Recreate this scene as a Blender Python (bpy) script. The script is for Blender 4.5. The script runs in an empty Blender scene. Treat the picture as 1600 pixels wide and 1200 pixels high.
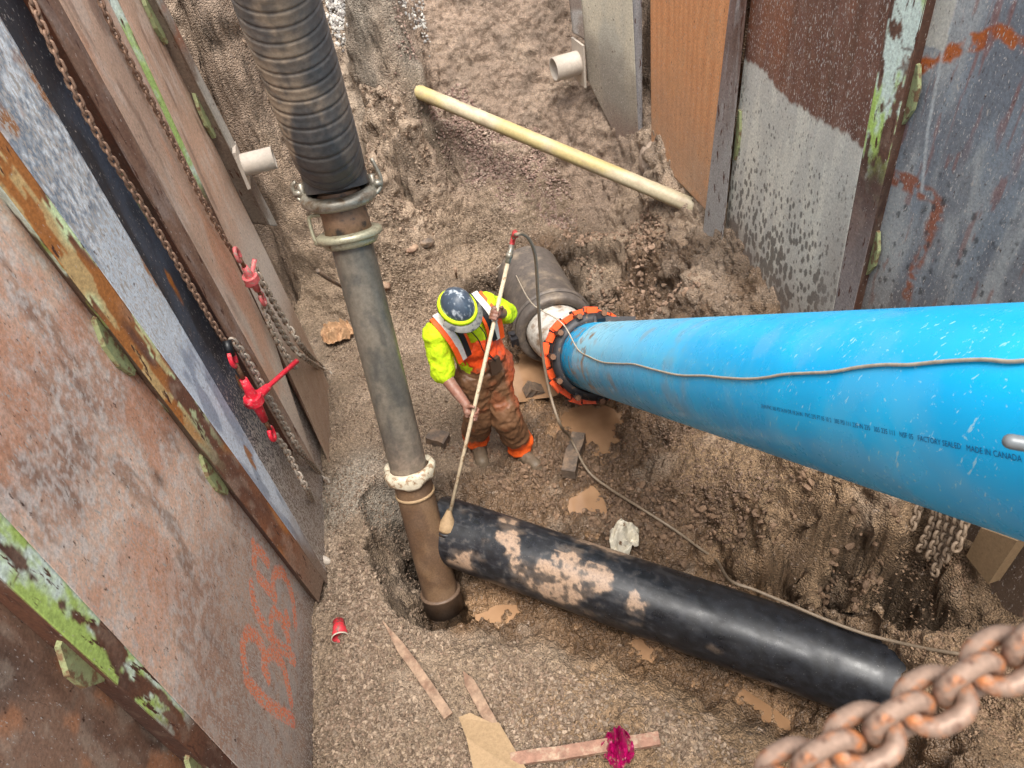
import bpy, bmesh, math, random
import numpy as np
from mathutils import Vector, Matrix
random.seed(7); RNG = np.random.default_rng(11)
SC = bpy.context.scene; COL = SC.collection
# ---------------------------------------------------------------- camera
FP, HC = 1155.6, 4.3
rho = math.atan2(200, 1140); th = math.radians(45)
FW = np.array([0, math.cos(th), -math.sin(th)]); U0 = np.array([0, math.sin(th), math.cos(th)]); R0 = np.array([1., 0, 0])
RT = math.cos(rho)*R0 - math.sin(rho)*U0; UP = math.cos(rho)*U0 + math.sin(rho)*R0
CAM = np.array([0, 0, HC])
cd = bpy.data.cameras.new('camera'); cam = bpy.data.objects.new('camera', cd); COL.objects.link(cam)
cam.matrix_world = Matrix(((RT[0], UP[0], -FW[0], 0), (RT[1], UP[1], -FW[1], 0), (RT[2], UP[2], -FW[2], HC), (0, 0, 0, 1)))
cd.sensor_width = 36; cd.lens = 26.0; cd.clip_start = 0.02; cd.clip_end = 500
cd.dof.use_dof = True; cd.dof.focus_distance = 4.6; cd.dof.aperture_fstop = 9.0
SC.camera = cam
# ---------------------------------------------------------------- light
W = bpy.data.worlds.new('World'); SC.world = W; W.use_nodes = True
nt = W.node_tree; nt.nodes.clear()
sky = nt.nodes.new('ShaderNodeTexSky'); sky.sky_type = 'NISHITA'; sky.sun_disc = False
SUN_EL, SUN_AZ = math.radians(72), math.radians(172)
sky.sun_elevation = SUN_EL; sky.sun_rotation = SUN_AZ; sky.air_density = 1.2; sky.dust_density = 4.0; sky.ozone_density = 0.6
bg = nt.nodes.new('ShaderNodeBackground'); bg.inputs[1].default_value = 0.128
wo = nt.nodes.new('ShaderNodeOutputWorld'); hs0 = nt.nodes.new('ShaderNodeHueSaturation'); hs0.inputs['Saturation'].default_value = .3; nt.links.new(sky.outputs[0], hs0.inputs['Color']); nt.links.new(hs0.outputs[0], bg.inputs[0]); nt.links.new(bg.outputs[0], wo.inputs[0])
sl = bpy.data.lights.new('sun', 'SUN'); sl.energy = 2.0; sl.angle = math.radians(30); sl.color = (1, .96, .9)
so = bpy.data.objects.new('sun', sl); COL.objects.link(so)
sdir = Vector((math.sin(SUN_AZ)*math.cos(SUN_EL), math.cos(SUN_AZ)*math.cos(SUN_EL), math.sin(SUN_EL)))
so.rotation_euler = sdir.to_track_quat('Z', 'Y').to_euler()
SC.view_settings.view_transform = 'Standard'; SC.view_settings.look = 'None'; SC.view_settings.gamma = 1
SC.view_settings.exposure = 1.2
SC.cycles.max_bounces = 6
# ---------------------------------------------------------------- helpers: pixels of the photo -> points of the place
def ray(px, py): return FW + (px-800)/FP*RT - (py-600)/FP*UP
def P(px, py, z=0.): d = ray(px, py); return CAM + d*(z-HC)/d[2]
def D(px, py, dep): return CAM + ray(px, py)*dep
def onplane(px, py, p0, n):
    d = ray(px, py); return CAM + d*(np.dot(np.array(p0)-CAM, n)/np.dot(d, n))
def nrm(v): v = np.array(v, float); return v/np.linalg.norm(v)
# ---------------------------------------------------------------- noise
def _h(i, j, k, s):
    n = (i*374761393 + j*668265263 + k*2147483647 + s*974634777) & 0xffffffff
    n = ((n ^ (n >> 13))*1274126177) & 0xffffffff
    n = ((n ^ (n >> 16))*2246822519) & 0xffffffff
    return ((n ^ (n >> 15)) & 0xffff)/65535.
def vn(X, Y, Z=0., s=0):
    X, Y, Z = np.broadcast_arrays(np.asarray(X, float), np.asarray(Y, float), np.asarray(Z, float))
    i, j, k = [np.floor(a).astype(np.int64) for a in (X, Y, Z)]
    u, v, w = X-i, Y-j, Z-k
    u, v, w = [t*t*(3-2*t) for t in (u, v, w)]
    r = 0
    for a in (0, 1):
        for b in (0, 1):
            for c in (0, 1):
                r = r + _h(i+a, j+b, k+c, s)*(u if a else 1-u)*(v if b else 1-v)*(w if c else 1-w)
    return r
def fbm(X, Y, Z=0., f=1., o=4, s=0, g=.5):
    X, Y, Z = np.asarray(X)*f, np.asarray(Y)*f, np.asarray(Z)*f
    r, a, t = 0, 1., 0
    for q in range(o):
        r = r + a*vn(X, Y, Z, s+q*17); t += a; a *= g; X, Y, Z = X*2.03+5.1, Y*2.03+1.7, Z*2.03+9.2
    return r/t
def worley(X, Y, s=0):
    i0, j0 = np.floor(X).astype(np.int64), np.floor(Y).astype(np.int64)
    best = np.full(X.shape, 9.)
    for a in (-1, 0, 1):
        for b in (-1, 0, 1):
            i, j = i0+a, j0+b
            d = (i+_h(i, j, 0, s)-X)**2 + (j+_h(i, j, 1, s)-Y)**2
            best = np.minimum(best, d)
    return np.sqrt(best)
def sm(a, b, x): t = np.clip((x-a)/(b-a), 0, 1); return t*t*(3-2*t)
def lin(c):
    c = np.asarray(c, float)/255.; return np.where(c <= .04045, c/12.92, ((c+.055)/1.055)**2.4)
def C4(c, k=1.): l = lin(c)*k; return (float(l[0]), float(l[1]), float(l[2]), 1)
def mix(a, b, m): m = np.asarray(m)[..., None]; return np.asarray(a)*(1-m) + np.asarray(b)*m
# ---------------------------------------------------------------- objects
def tag(o, label=None, cat=None, group=None, kind=None):
    if label: o['label'] = label
    if cat: o['category'] = cat
    if group: o['group'] = group
    if kind: o['kind'] = kind
    return o
def empty(name, loc, label, cat, group=None):
    o = bpy.data.objects.new(name, None); COL.objects.link(o); o.location = tuple(float(v) for v in loc); o.empty_display_size = .1
    return tag(o, label, cat, group)
bpy.context.view_layer.update()
def link(o, par=None):
    COL.objects.link(o)
    if par is not None:
        o.parent = par
        L = Matrix.Identity(4); q = par
        while q is not None:
            L = q.matrix_basis @ L if True else L
            q = q.parent
        M = o.matrix_basis.copy(); o.matrix_basis = L.inverted() @ M
    return o
def mk(name, V, Fc, mat, par=None, smooth=True, cols=None):
    me = bpy.data.meshes.new(name)
    V = np.asarray(V, float)
    if isinstance(Fc, np.ndarray) and Fc.ndim == 2:
        me.vertices.add(len(V)); me.vertices.foreach_set('co', V.astype(np.float32).ravel())
        n, k = Fc.shape
        me.loops.add(n*k); me.loops.foreach_set('vertex_index', Fc.astype(np.int32).ravel())
        me.polygons.add(n); me.polygons.foreach_set('loop_start', np.arange(0, n*k, k, dtype=np.int32))
        try: me.polygons.foreach_set('loop_total', np.full(n, k, dtype=np.int32))
        except Exception: pass
        me.update(calc_edges=True); me.validate()
    else:
        me.from_pydata([tuple(v) for v in V], [], [tuple(int(i) for i in f) for f in Fc]); me.update()
    if cols is not None:
        a = me.color_attributes.new('Col', 'FLOAT_COLOR', 'POINT')
        c = np.ones((len(V), 4), np.float32); c[:, :cols.shape[1]] = cols
        a.data.foreach_set('color', c.ravel())
    me.polygons.foreach_set('use_smooth', np.full(len(me.polygons), smooth, dtype=bool))
    me.materials.append(mat)
    return link(bpy.data.objects.new(name, me), par)
class MB:
    def __init__(s): s.V = []; s.F = []
    def add(s, V, F):
        b = len(s.V); s.V += [tuple(float(c) for c in v) for v in V]; s.F += [tuple(i+b for i in f) for f in F]; return s
    def box(s, c, size, rot=None, taper=None):
        R = np.eye(3) if rot is None else np.array(rot)
        v = []
        for z in (-1, 1):
            for x, y in ((-1, -1), (1, -1), (1, 1), (-1, 1)):
                k = 1 if taper is None or z < 0 else taper
                v.append(np.array(c)+R@np.array([x*size[0]/2*k, y*size[1]/2*k, z*size[2]/2]))
        return s.add(v, [(3, 2, 1, 0), (4, 5, 6, 7), (0, 1, 5, 4), (1, 2, 6, 5), (2, 3, 7, 6), (3, 0, 4, 7)])
    def tube(s, pts, r, n=12, caps=True, closed=False):
        pts = [np.array(p, float) for p in pts]; m = len(pts)
        rs = [r]*m if np.isscalar(r) else list(r)
        V = []; up = None
        for i in range(m):
            a = pts[i-1] if (i > 0 or closed) else pts[i]; b = pts[(i+1) % m] if (i < m-1 or closed) else pts[i]
            t = nrm(b-a)
            if up is None: up = nrm(np.cross(t, [0, 0, 1] if abs(t[2]) < .9 else [1, 0, 0]))
            up = nrm(up-t*np.dot(up, t)); w = np.cross(t, up)
            for k in range(n):
                q = 2*math.pi*k/n; V.append(pts[i]+rs[i]*(math.cos(q)*up+math.sin(q)*w))
        F = []
        for i in range(m if closed else m-1):
            j = (i+1) % m
            for k in range(n): F.append((i*n+k, i*n+(k+1) % n, j*n+(k+1) % n, j*n+k))
        if caps and not closed: F.append(tuple(range(n-1, -1, -1))); F.append(tuple((m-1)*n+k for k in range(n)))
        return s.add(V, F)
    def lathe(s, p0, d, prof, n=48, a0=0, a1=2*math.pi):
        """prof: (t along d, radius) ; open unless the profile closes itself"""
        d = nrm(d); u = nrm(np.cross(d, [0, 0, 1] if abs(d[2]) < .95 else [1, 0, 0])); w = np.cross(d, u)
        full = abs(a1-a0-2*math.pi) < 1e-6; m = n if full else n+1
        V = []
        for t, r in prof:
            for k in range(m):
                q = a0+(a1-a0)*k/n; V.append(np.array(p0)+d*t+r*(math.cos(q)*u+math.sin(q)*w))
        F = []
        for i in range(len(prof)-1):
            for k in range(n):
                k2 = (k+1) % m
                F.append((i*m+k, (i+1)*m+k, (i+1)*m+k2, i*m+k2))
        return s.add(V, F)
    def build(s, name, mat, par=None, smooth=True, cols=None): return mk(name, s.V, s.F, mat, par, smooth, cols)
def spline(pts, n=8):
    pts = [np.array(p, float) for p in pts]; o = []
    for i in range(len(pts)-1):
        p0, p1, p2, p3 = pts[max(i-1, 0)], pts[i], pts[i+1], pts[min(i+2, len(pts)-1)]
        for k in range(n):
            t = k/n; o.append(.5*((2*p1)+(-p0+p2)*t+(2*p0-5*p1+4*p2-p3)*t*t+(-p0+3*p1-3*p2+p3)*t**3))
    o.append(pts[-1]); return o
# ---------------------------------------------------------------- materials
def material(name, base=(.5, .5, .5, 1), rough=.7, metal=0., vcol=False, layers=(), speck=None, bumps=(), sheen=0, coat=0, rough_var=0., fleck=None, cells=None):
    """layers: (colour, scale, lo, hi, detail, stretch)  noise masks painted over the base; bumps: (scale, strength, dist, kind)"""
    m = bpy.data.materials.new(name); m.use_nodes = True; N = m.node_tree.nodes; L = m.node_tree.links
    b = N['Principled BSDF']; b.inputs['Metallic'].default_value = metal; b.inputs['Roughness'].default_value = rough
    if coat: b.inputs['Coat Weight'].default_value = coat; b.inputs['Coat Roughness'].default_value = .15
    tc = N.new('ShaderNodeTexCoord')
    def vec(st):
        mp = N.new('ShaderNodeMapping'); mp.inputs['Scale'].default_value = st; L.new(tc.outputs['Object'], mp.inputs[0]); return mp.outputs[0]
    if vcol:
        at = N.new('ShaderNodeAttribute'); at.attribute_name = 'Col'; cur = at.outputs['Color']
    else:
        rgb = N.new('ShaderNodeRGB'); rgb.outputs[0].default_value = base; cur = rgb.outputs[0]
    for i, (c, sc, lo, hi, det, st) in enumerate(layers):
        nz = N.new('ShaderNodeTexNoise'); nz.inputs['Scale'].default_value = sc; nz.inputs['Detail'].default_value = det; nz.inputs['Roughness'].default_value = .62
        L.new(vec(st), nz.inputs['Vector'])
        mr = N.new('ShaderNodeMapRange'); mr.inputs[1].default_value = lo; mr.inputs[2].default_value = hi; L.new(nz.outputs[0], mr.inputs[0])
        mx = N.new('ShaderNodeMix'); mx.data_type = 'RGBA'; L.new(mr.outputs[0], mx.inputs[0]); L.new(cur, mx.inputs[6]); mx.inputs[7].default_value = c; cur = mx.outputs[2]
    if speck:
        sc, amt = speck   # multiplies the colour by fine noise
        nz = N.new('ShaderNodeTexNoise'); nz.inputs['Scale'].default_value = sc; nz.inputs['Detail'].default_value = 6; nz.inputs['Roughness'].default_value = .7
        L.new(vec((1, 1, 1)), nz.inputs['Vector'])
        mr = N.new('ShaderNodeMapRange'); mr.inputs[1].default_value = .3; mr.inputs[2].default_value = .7; mr.inputs[3].default_value = 1-amt; mr.inputs[4].default_value = 1+amt; mr.clamp = False
        L.new(nz.outputs[0], mr.inputs[0])
        mx = N.new('ShaderNodeMix'); mx.data_type = 'RGBA'; mx.blend_type = 'MULTIPLY'; mx.inputs[0].default_value = 1; L.new(cur, mx.inputs[6]); L.new(mr.outputs[0], mx.inputs[7]); cur = mx.outputs[2]
    if cells:
        vo = N.new('ShaderNodeTexVoronoi'); vo.inputs['Scale'].default_value = cells[0]; L.new(tc.outputs['Object'], vo.inputs['Vector'])
        sp = N.new('ShaderNodeSeparateColor'); L.new(vo.outputs['Color'], sp.inputs[0])
        mr = N.new('ShaderNodeMapRange'); mr.inputs[3].default_value = 1-cells[1]; mr.inputs[4].default_value = 1+cells[1]*1.1; L.new(sp.outputs[0], mr.inputs[0])
        mx = N.new('ShaderNodeMix'); mx.data_type = 'RGBA'; mx.blend_type = 'MULTIPLY'; L.new(at.outputs['Alpha'], mx.inputs[0]); L.new(cur, mx.inputs[6]); L.new(mr.outputs[0], mx.inputs[7]); cur = mx.outputs[2]
    if fleck:   # chips and splashes; the amount comes with the surface (alpha)
        for sc, st, thr, col_ in fleck:
            nz = N.new('ShaderNodeTexNoise'); nz.inputs['Scale'].default_value = sc; nz.inputs['Detail'].default_value = 4; nz.inputs['Roughness'].default_value = .6; L.new(vec(st), nz.inputs['Vector'])
            ma = N.new('ShaderNodeMath'); ma.operation = 'MULTIPLY_ADD'; L.new(at.outputs['Alpha'], ma.inputs[0]); ma.inputs[1].default_value = .16; L.new(nz.outputs[0], ma.inputs[2])
            mr = N.new('ShaderNodeMapRange'); mr.inputs[1].default_value = thr; mr.inputs[2].default_value = thr+.035; L.new(ma.outputs[0], mr.inputs[0])
            mx = N.new('ShaderNodeMix'); mx.data_type = 'RGBA'; L.new(mr.outputs[0], mx.inputs[0]); L.new(cur, mx.inputs[6]); mx.inputs[7].default_value = col_; cur = mx.outputs[2]
    L.new(cur, b.inputs['Base Color'])
    if rough_var:
        nz = N.new('ShaderNodeTexNoise'); nz.inputs['Scale'].default_value = 9; nz.inputs['Detail'].default_value = 5; L.new(tc.outputs['Object'], nz.inputs['Vector'])
        mr = N.new('ShaderNodeMapRange'); mr.inputs[1].default_value = .35; mr.inputs[2].default_value = .65; mr.inputs[3].default_value = rough-rough_var; mr.inputs[4].default_value = min(1, rough+rough_var)
        L.new(nz.outputs[0], mr.inputs[0]); L.new(mr.outputs[0], b.inputs['Roughness'])
    prev = None
    for sc, st, dist, kind in bumps:
        if kind == 'v':
            t = N.new('ShaderNodeTexVoronoi'); t.inputs['Scale'].default_value = sc; o = t.outputs['Distance']
        else:
            t = N.new('ShaderNodeTexNoise'); t.inputs['Scale'].default_value = sc; t.inputs['Detail'].default_value = 5; o = t.outputs[0]
        L.new(tc.outputs['Object'], t.inputs['Vector'])
        bp = N.new('ShaderNodeBump'); bp.inputs['Strength'].default_value = st; bp.inputs['Distance'].default_value = dist
        if kind == 'v': bp.invert = True
        L.new(o, bp.inputs['Height'])
        if prev is not None: L.new(prev, bp.inputs['Normal'])
        prev = bp.outputs[0]
    if prev is not None: L.new(prev, b.inputs['Normal'])
    return m
I3 = (1, 1, 1)
M = {}
M['ground'] = material('mud_ground', vcol=True, rough=.72, rough_var=.0, speck=(70, .42), cells=(75, .26), layers=((C4((175, 155, 138), .8), 30, .60, .72, 6, I3), (C4((74, 56, 46)), 14, .60, .75, 6, I3)), bumps=((26, .5, .02, 'n'), (85, .9, .014, 'v'), (200, .5, .005, 'n')))
N_ = M['ground'].node_tree; mr_ = N_.nodes.new('ShaderNodeMapRange'); at_ = [n for n in N_.nodes if n.type == 'ATTRIBUTE'][0]
mr_.inputs[1].default_value = .35; mr_.inputs[2].default_value = .8; mr_.inputs[3].default_value = .40; mr_.inputs[4].default_value = .85; N_.links.new(at_.outputs['Alpha'], mr_.inputs[0]); N_.links.new(mr_.outputs[0], N_.nodes['Principled BSDF'].inputs['Roughness'])
M['sheet'] = material('painted_rusty_steel', vcol=True, rough=.6, rough_var=.14, speck=(75, .30), layers=((C4((70, 44, 32)), 60, .62, .72, 5, (1, 1, .5)),), fleck=((120, (1, 1, .4), .70, C4((206, 196, 188), .9)), (45, (1, 1, .35), .76, C4((200, 190, 180), .8))), bumps=((3.5, .25, .03, 'n'), (40, .15, .004, 'n'), (160, .15, .002, 'n')))
M['sheetrust'] = material('rust_flange', vcol=True, rough=.8, speck=(70, .35), layers=((C4((78, 44, 30)), 34, .60, .64, 6, (1, 1, .22)),), fleck=((110, (1, 1, .4), .72, C4((196, 186, 176), .9)),), bumps=((50, .3, .005, 'n'),))
M['plast_blue'] = material('blue_pvc', rough=.3, vcol=True, rough_var=.08, layers=((C4((150, 214, 240), .9), 38, .655, .685, 3, (1, 2.2, .5)), (C4((140, 208, 236), .9), 70, .66, .69, 3, (.5, 1, 1.6))), bumps=((260, .05, .001, 'n'),))
M['black_hdpe'] = material('black_hdpe', vcol=True, rough=.38, rough_var=.12, speck=(90, .3), layers=((C4((120, 118, 118), .5), 130, .68, .72, 2, I3),), bumps=((120, .1, .002, 'n'),))
M['hose'] = material('ribbed_hose_rubber', vcol=True, rough=.55, speck=(45, .3), bumps=((80, .2, .002, 'n'),))
M['galv'] = material('dirty_galvanised', base=C4((160, 154, 140)), rough=.42, metal=.55, speck=(60, .25), layers=((C4((120, 100, 78)), 14, .52, .68, 5, I3),), bumps=((60, .2, .002, 'n'),))
M['clampg'] = material('greenish_clamp', base=C4((176, 172, 146)), rough=.42, metal=.4, speck=(60, .25), layers=((C4((120, 100, 78)), 18, .55, .68, 5, I3),))
M['steelpipe'] = material('worn_steel_pipe', vcol=True, rough=.42, metal=.25, rough_var=.12, speck=(40, .25), bumps=((60, .15, .002, 'n'),))
M['mudpipe'] = material('muddy_pipe', vcol=True, rough=.6, rough_var=.2, speck=(80, .3), bumps=((120, .4, .003, 'n'),))
M['clay'] = material('dark_bell', base=C4((88, 80, 74)), rough=.62, speck=(25, .3), layers=((C4((130, 116, 100)), 7, .50, .70, 6, I3),), bumps=((60, .25, .004, 'n'),))
M['whitepvc'] = material('white_spigot', base=C4((196, 190, 180)), rough=.5, speck=(30, .2), layers=((C4((130, 108, 88)), 9, .5, .66, 6, I3),))
M['orange'] = material('orange_epoxy', base=C4((238, 84, 18)), rough=.42, speck=(50, .15), layers=((C4((96, 66, 48)), 22, .62, .72, 5, I3),))
M['castiron'] = material('dark_cast_iron', base=C4((46, 44, 46)), rough=.5, metal=.4, speck=(40, .3), layers=((C4((120, 92, 66)), 20, .60, .72, 5, I3),))
M['boltm'] = material('rusty_bolt', base=C4((120, 86, 64)), rough=.6, metal=.5, speck=(90, .3))
M['chain'] = material('muddy_chain', base=C4((176, 164, 150)), rough=.6, metal=.3, speck=(60, .3), layers=((C4((112, 84, 62)), 25, .5, .62, 5, I3),))
M['chainrust'] = material('brown_chain', base=C4((128, 100, 82)), rough=.7, metal=.2, speck=(60, .3), layers=((C4((150, 120, 98)), 25, .52, .64, 5, I3),))
M['chainfg'] = material('orange_rust_chain', base=C4((138, 114, 98)), rough=.6, metal=.35, rough_var=.12, speck=(160, .25), layers=((C4((180, 112, 64)), 60, .50, .64, 7, I3), (C4((92, 60, 46)), 90, .50, .66, 6, I3), (C4((190, 168, 150)), 40, .6, .75, 5, I3)), bumps=((220, .6, .0015, 'n'),))
M['red'] = material('red_paint', base=C4((214, 36, 56)), rough=.5, speck=(60, .2), layers=((C4((170, 120, 110)), 60, .56, .66, 5, I3),))
M['pink'] = material('dusty_red_paint', base=C4((206, 98, 100)), rough=.6, speck=(60, .2), layers=((C4((170, 140, 128)), 50, .5, .62, 5, I3),))
M['blackm'] = material('black_metal', base=C4((28, 28, 30)), rough=.4, metal=.3)
M['yellowpipe'] = material('dusty_yellow_pipe', vcol=True, rough=.5, speck=(40, .15), bumps=((90, .1, .002, 'n'),))
M['wood'] = material('muddy_wood', base=C4((152, 126, 104)), rough=.8, speck=(30, .3), layers=((C4((120, 92, 74)), 10, .45, .62, 6, (1, 1, 1)),), bumps=((80, .5, .004, 'n'),))
M['woodred'] = material('reddish_plank', base=C4((146, 110, 92)), rough=.8, speck=(30, .3), layers=((C4((166, 142, 120)), 18, .5, .62, 6, I3),), bumps=((90, .6, .005, 'n'),))
M['darkwood'] = material('wet_block', base=C4((92, 80, 70)), rough=.65, speck=(40, .3), layers=((C4((128, 106, 86)), 16, .44, .62, 6, I3),), bumps=((90, .7, .006, 'n'),))
M['card'] = material('muddy_board', base=C4((156, 130, 98)), rough=.75, speck=(60, .2), bumps=((140, .4, .003, 'n'),))
M['paper'] = material('kraft_paper', base=C4((182, 144, 108)), rough=.8, speck=(24, .25), layers=((C4((104, 80, 62)), 10, .58, .68, 6, I3),), bumps=((30, .5, .01, 'n'),))
M['whitetrash'] = material('white_plastic', base=C4((206, 198, 180)), rough=.45, speck=(20, .2), layers=((C4((120, 96, 74)), 16, .56, .64, 6, I3),))
M['magenta'] = material('magenta_plastic', base=C4((158, 10, 84)), rough=.35, speck=(50, .3), layers=((C4((150, 116, 100)), 28, .56, .62, 5, (1, 1, .4)),))
M['redcup'] = material('red_cup', base=C4((200, 52, 62)), rough=.5, layers=((C4((130, 76, 66)), 45, .52, .58, 5, I3),))
M['cupin'] = material('cup_lining', base=C4((190, 178, 160)), rough=.6)
M['skin'] = material('skin_muddy', base=C4((132, 90, 74)), rough=.55, speck=(60, .12), layers=((C4((150, 120, 106)), 28, .48, .66, 6, I3),))
M['hivis'] = material('hivis_yellow', base=C4((196, 226, 20), 1.0), rough=.8, speck=(30, .14), bumps=((45, .6, .01, 'n'),), layers=((C4((150, 160, 40)), 16, .62, .78, 5, I3),))
M['vest'] = material('orange_tape', base=C4((245, 92, 24)), rough=.6, speck=(40, .1))
M['reflect'] = material('reflective_tape', base=C4((214, 210, 205)), rough=.4, speck=(50, .12))
M['strap'] = material('black_strap', base=C4((26, 26, 28)), rough=.7)
M['overall'] = material('muddy_overall', vcol=True, rough=.5, speck=(45, .18), bumps=((60, .25, .005, 'n'),))
M['boot'] = material('muddy_boot', base=C4((96, 82, 66)), rough=.6, speck=(40, .3))
M['helmet'] = material('scuffed_helmet', base=C4((66, 78, 92)), rough=.35, layers=((C4((176, 184, 190)), 22, .52, .62, 7, (1, 1, .5)),), speck=(60, .2))
M['visor'] = material('grey_brim', base=C4((120, 118, 112)), rough=.6, speck=(50, .2), layers=((C4((60, 62, 66)), 20, .5, .6, 5, I3),))
M['pole'] = material('muddy_pole', base=C4((196, 178, 150)), rough=.55, speck=(40, .2), layers=((C4((140, 108, 76)), 14, .55, .62, 6, I3),))
M['tapered'] = material('red_hose_end', base=C4((170, 50, 50)), rough=.5)
M['cable'] = material('grey_cable', base=C4((128, 112, 94)), rough=.55, speck=(40, .2))
M['whitecable'] = material('pale_cable', base=C4((172, 160, 142)), rough=.5, speck=(40, .25))
M['ink'] = material('dark_blue_ink', base=C4((4, 74, 122)), rough=.5)
M['stubm'] = material('dusty_stub', base=C4((182, 170, 156)), rough=.6, speck=(40, .15), bumps=((60, .2, .002, 'n'),))
M['rustcol'] = material('rusty_neck', base=C4((128, 100, 78)), rough=.6, speck=(40, .3), layers=((C4((50, 44, 42)), 10, .5, .6, 5, I3),))
M['alu'] = material('grey_bar', base=C4((112, 116, 118)), rough=.4, metal=.2, speck=(60, .12))
M['tabm'] = material('green_tab', base=C4((146, 152, 108)), rough=.65, speck=(40, .25), layers=((C4((118, 92, 66)), 22, .50, .60, 6, I3),), bumps=((40, .3, .004, 'n'),))
M['stone'] = material('crushed_stone', vcol=True, rough=.8, speck=(60, .2))
M['lip'] = material('pale_collar', base=C4((192, 182, 160)), rough=.55, speck=(40, .2), layers=((C4((140, 114, 88)), 24, .52, .6, 6, I3),))
M['puddle'] = material('muddy_water', base=C4((158, 124, 94)), rough=.03, layers=((C4((136, 104, 76)), 3, .4, .65, 3, I3),), bumps=((8, .02, .01, 'n'),))
M['concrete'] = material('broken_concrete', base=C4((178, 158, 140)), rough=.85, speck=(20, .25), bumps=((20, .6, .03, 'n'), (80, .5, .01, 'n')))
# ================================================================ GROUND
WL = -1.5                                             # left sheet wall stands about x = WL
RW0, RW1 = np.array([1.75, 4.9, 0.]), np.array([2.3, 1.5, 0.]); RN = nrm([-(RW1-RW0)[1], (RW1-RW0)[0], 0]); RN = RN*np.sign(RN[0])*-1   # right wall, normal into the pit
ZONE = dict(g=(146, 125, 106), m=(112, 88, 68), d=(176, 152, 132), r=(150, 128, 112), c=(156, 144, 132), o=(146, 119, 93), w=(118, 90, 65), k=(88, 71, 57))
CP = """560 1180 .12 g;650 1120 .12 g;800 1180 .15 g;950 1180 .18 o;1100 1195 .2 o;1180 1160 .16 o;540 1000 .12 g;600 1040 .12 g;540 880 .12 g;600 930 .1 g
650 1000 .08 g;750 1020 .08 g;850 1040 .1 g;960 1080 .12 o;1060 1110 .14 o;700 1060 .12 g;850 1110 .14 o
730 970 -.10 w;800 965 -.08 w;900 1000 -.08 w;1000 1045 -.08 w;1100 1080 -.08 w;1200 1130 -.06 w;1300 1160 -.02 m
690 970 -.22 k;660 935 -.22 k;640 860 -.15 k;630 800 .0 k;655 780 .02 k;600 765 .2 c;570 740 .2 c;560 780 .2 c;590 830 .17 g;620 890 .12 g;630 940 .1 g
750 830 .05 m;900 900 .0 m;1100 980 .0 m;1300 1060 .0 m;740 750 .1 m;830 780 .09 m;880 810 .07 m;915 790 -.05 w;960 850 .06 m;1050 890 .02 m;1130 870 -.03 w;1180 910 -.02 w;1220 960 0 m;1000 800 .1 m
520 700 .12 g;560 620 .1 g;620 600 .06 g;650 700 .06 g;700 710 .05 g;748 703 .0 g;815 712 .0 m;700 600 .03 g;830 660 .03 m;820 572 -.08 w;850 590 -.08 w;800 600 -.06 w;930 680 -.06 w;925 640 -.04 w;965 690 -.03 m;900 740 .02 m;895 700 .04 m
880 640 .03 m;1000 740 .08 m;1000 660 .1 m;1100 720 .28 o;1200 760 .5 o;1100 800 .2 m;1190 840 .38 o;1140 840 .15 o;1300 800 .66 o;1400 830 .72 o;1300 850 .56 o;1390 872 .58 o;1455 915 .6 o
1240 900 .05 m;1300 930 -.02 k;1380 960 -.05 k;1430 1000 -.02 k;1480 900 .62 o;1490 980 .58 o;1560 1000 .62 o;1510 1100 .5 o;1590 1180 .6 o;1450 1170 .5 m;1490 1060 .62 o;1465 1015 .3 m;1440 1110 .5 m;1500 1090 .66 o;1380 1180 .05 m
500 480 .06 g;530 528 .07 g;480 520 .10 g;455 480 .12 g;500 560 .1 g;540 560 .07 g;510 600 .12 g;560 400 .12 g;650 400 .1 g;650 480 .05 g;700 330 .25 g;750 380 .2 g;560 500 .06 g
765 440 .08 k;760 520 .03 m;800 545 .0 m;925 440 .1 k;960 510 .1 m;1000 470 .28 m;1050 480 .45 m;1090 480 .6 m;850 385 .32 m;930 385 .36 g;880 415 .12 k;820 425 .1 k;730 405 .14 g;1000 400 .42 m;1080 440 .6 d;1000 580 .12 m;1100 630 .28 m;1200 660 .5 o
1010 258 .95 d;1045 292 .9 d;1085 345 .8 d;1060 400 .66 m;1010 340 .6 d;985 335 .5 d;1000 290 .75 d
700 280 S r;800 300 S g;800 240 S r;700 200 S r;800 150 S r;900 210 S r;750 60 S r;850 60 S r;690 110 S r;670 250 S g;860 340 .3 g;930 300 .42 r;940 230 S r;900 120 S r;900 30 S r;680 30 S r;680 170 S r
620 310 .45 d;600 360 .3 d;500 370 .3 r;450 420 .25 r;570 280 .75 d;600 240 L d;620 150 L d;620 200 L d;560 120 L d;560 40 L c;630 40 L c;500 200 L r;400 280 1.0 r;420 340 .6 r;330 120 2.0 r;400 60 2.3 r;300 20 2.6 r""".replace('\n', ';').split(';')
cps = []
for row in CP:
    a = row.split()
    if len(a) == 4:
        if a[2][0] in 'SL':      # on the far slope (S) or on the nearer spur at its left (L)
            y_0, k_, z_0 = (6.0, 1.0, .3) if a[2][0] == 'S' else (5.4, 1.2, .3); r_ = ray(float(a[0]), float(a[1])); t__ = (z_0-k_*y_0-HC)/(r_[2]-k_*r_[1]); a[2] = str(HC+r_[2]*t__)
        p = P(float(a[0]), float(a[1]), float(a[2])); cps.append((p[0], p[1], float(a[2]), a[3]))
CX = np.array([c[0] for c in cps]); CY = np.array([c[1] for c in cps]); CZ = np.array([c[2] for c in cps])
CCOL = np.array([lin(ZONE[c[3]]) for c in cps]); CG = np.array([1. if c[3] in 'gco' else (.5 if c[3] == 'r' else 0.) for c in cps])
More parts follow.
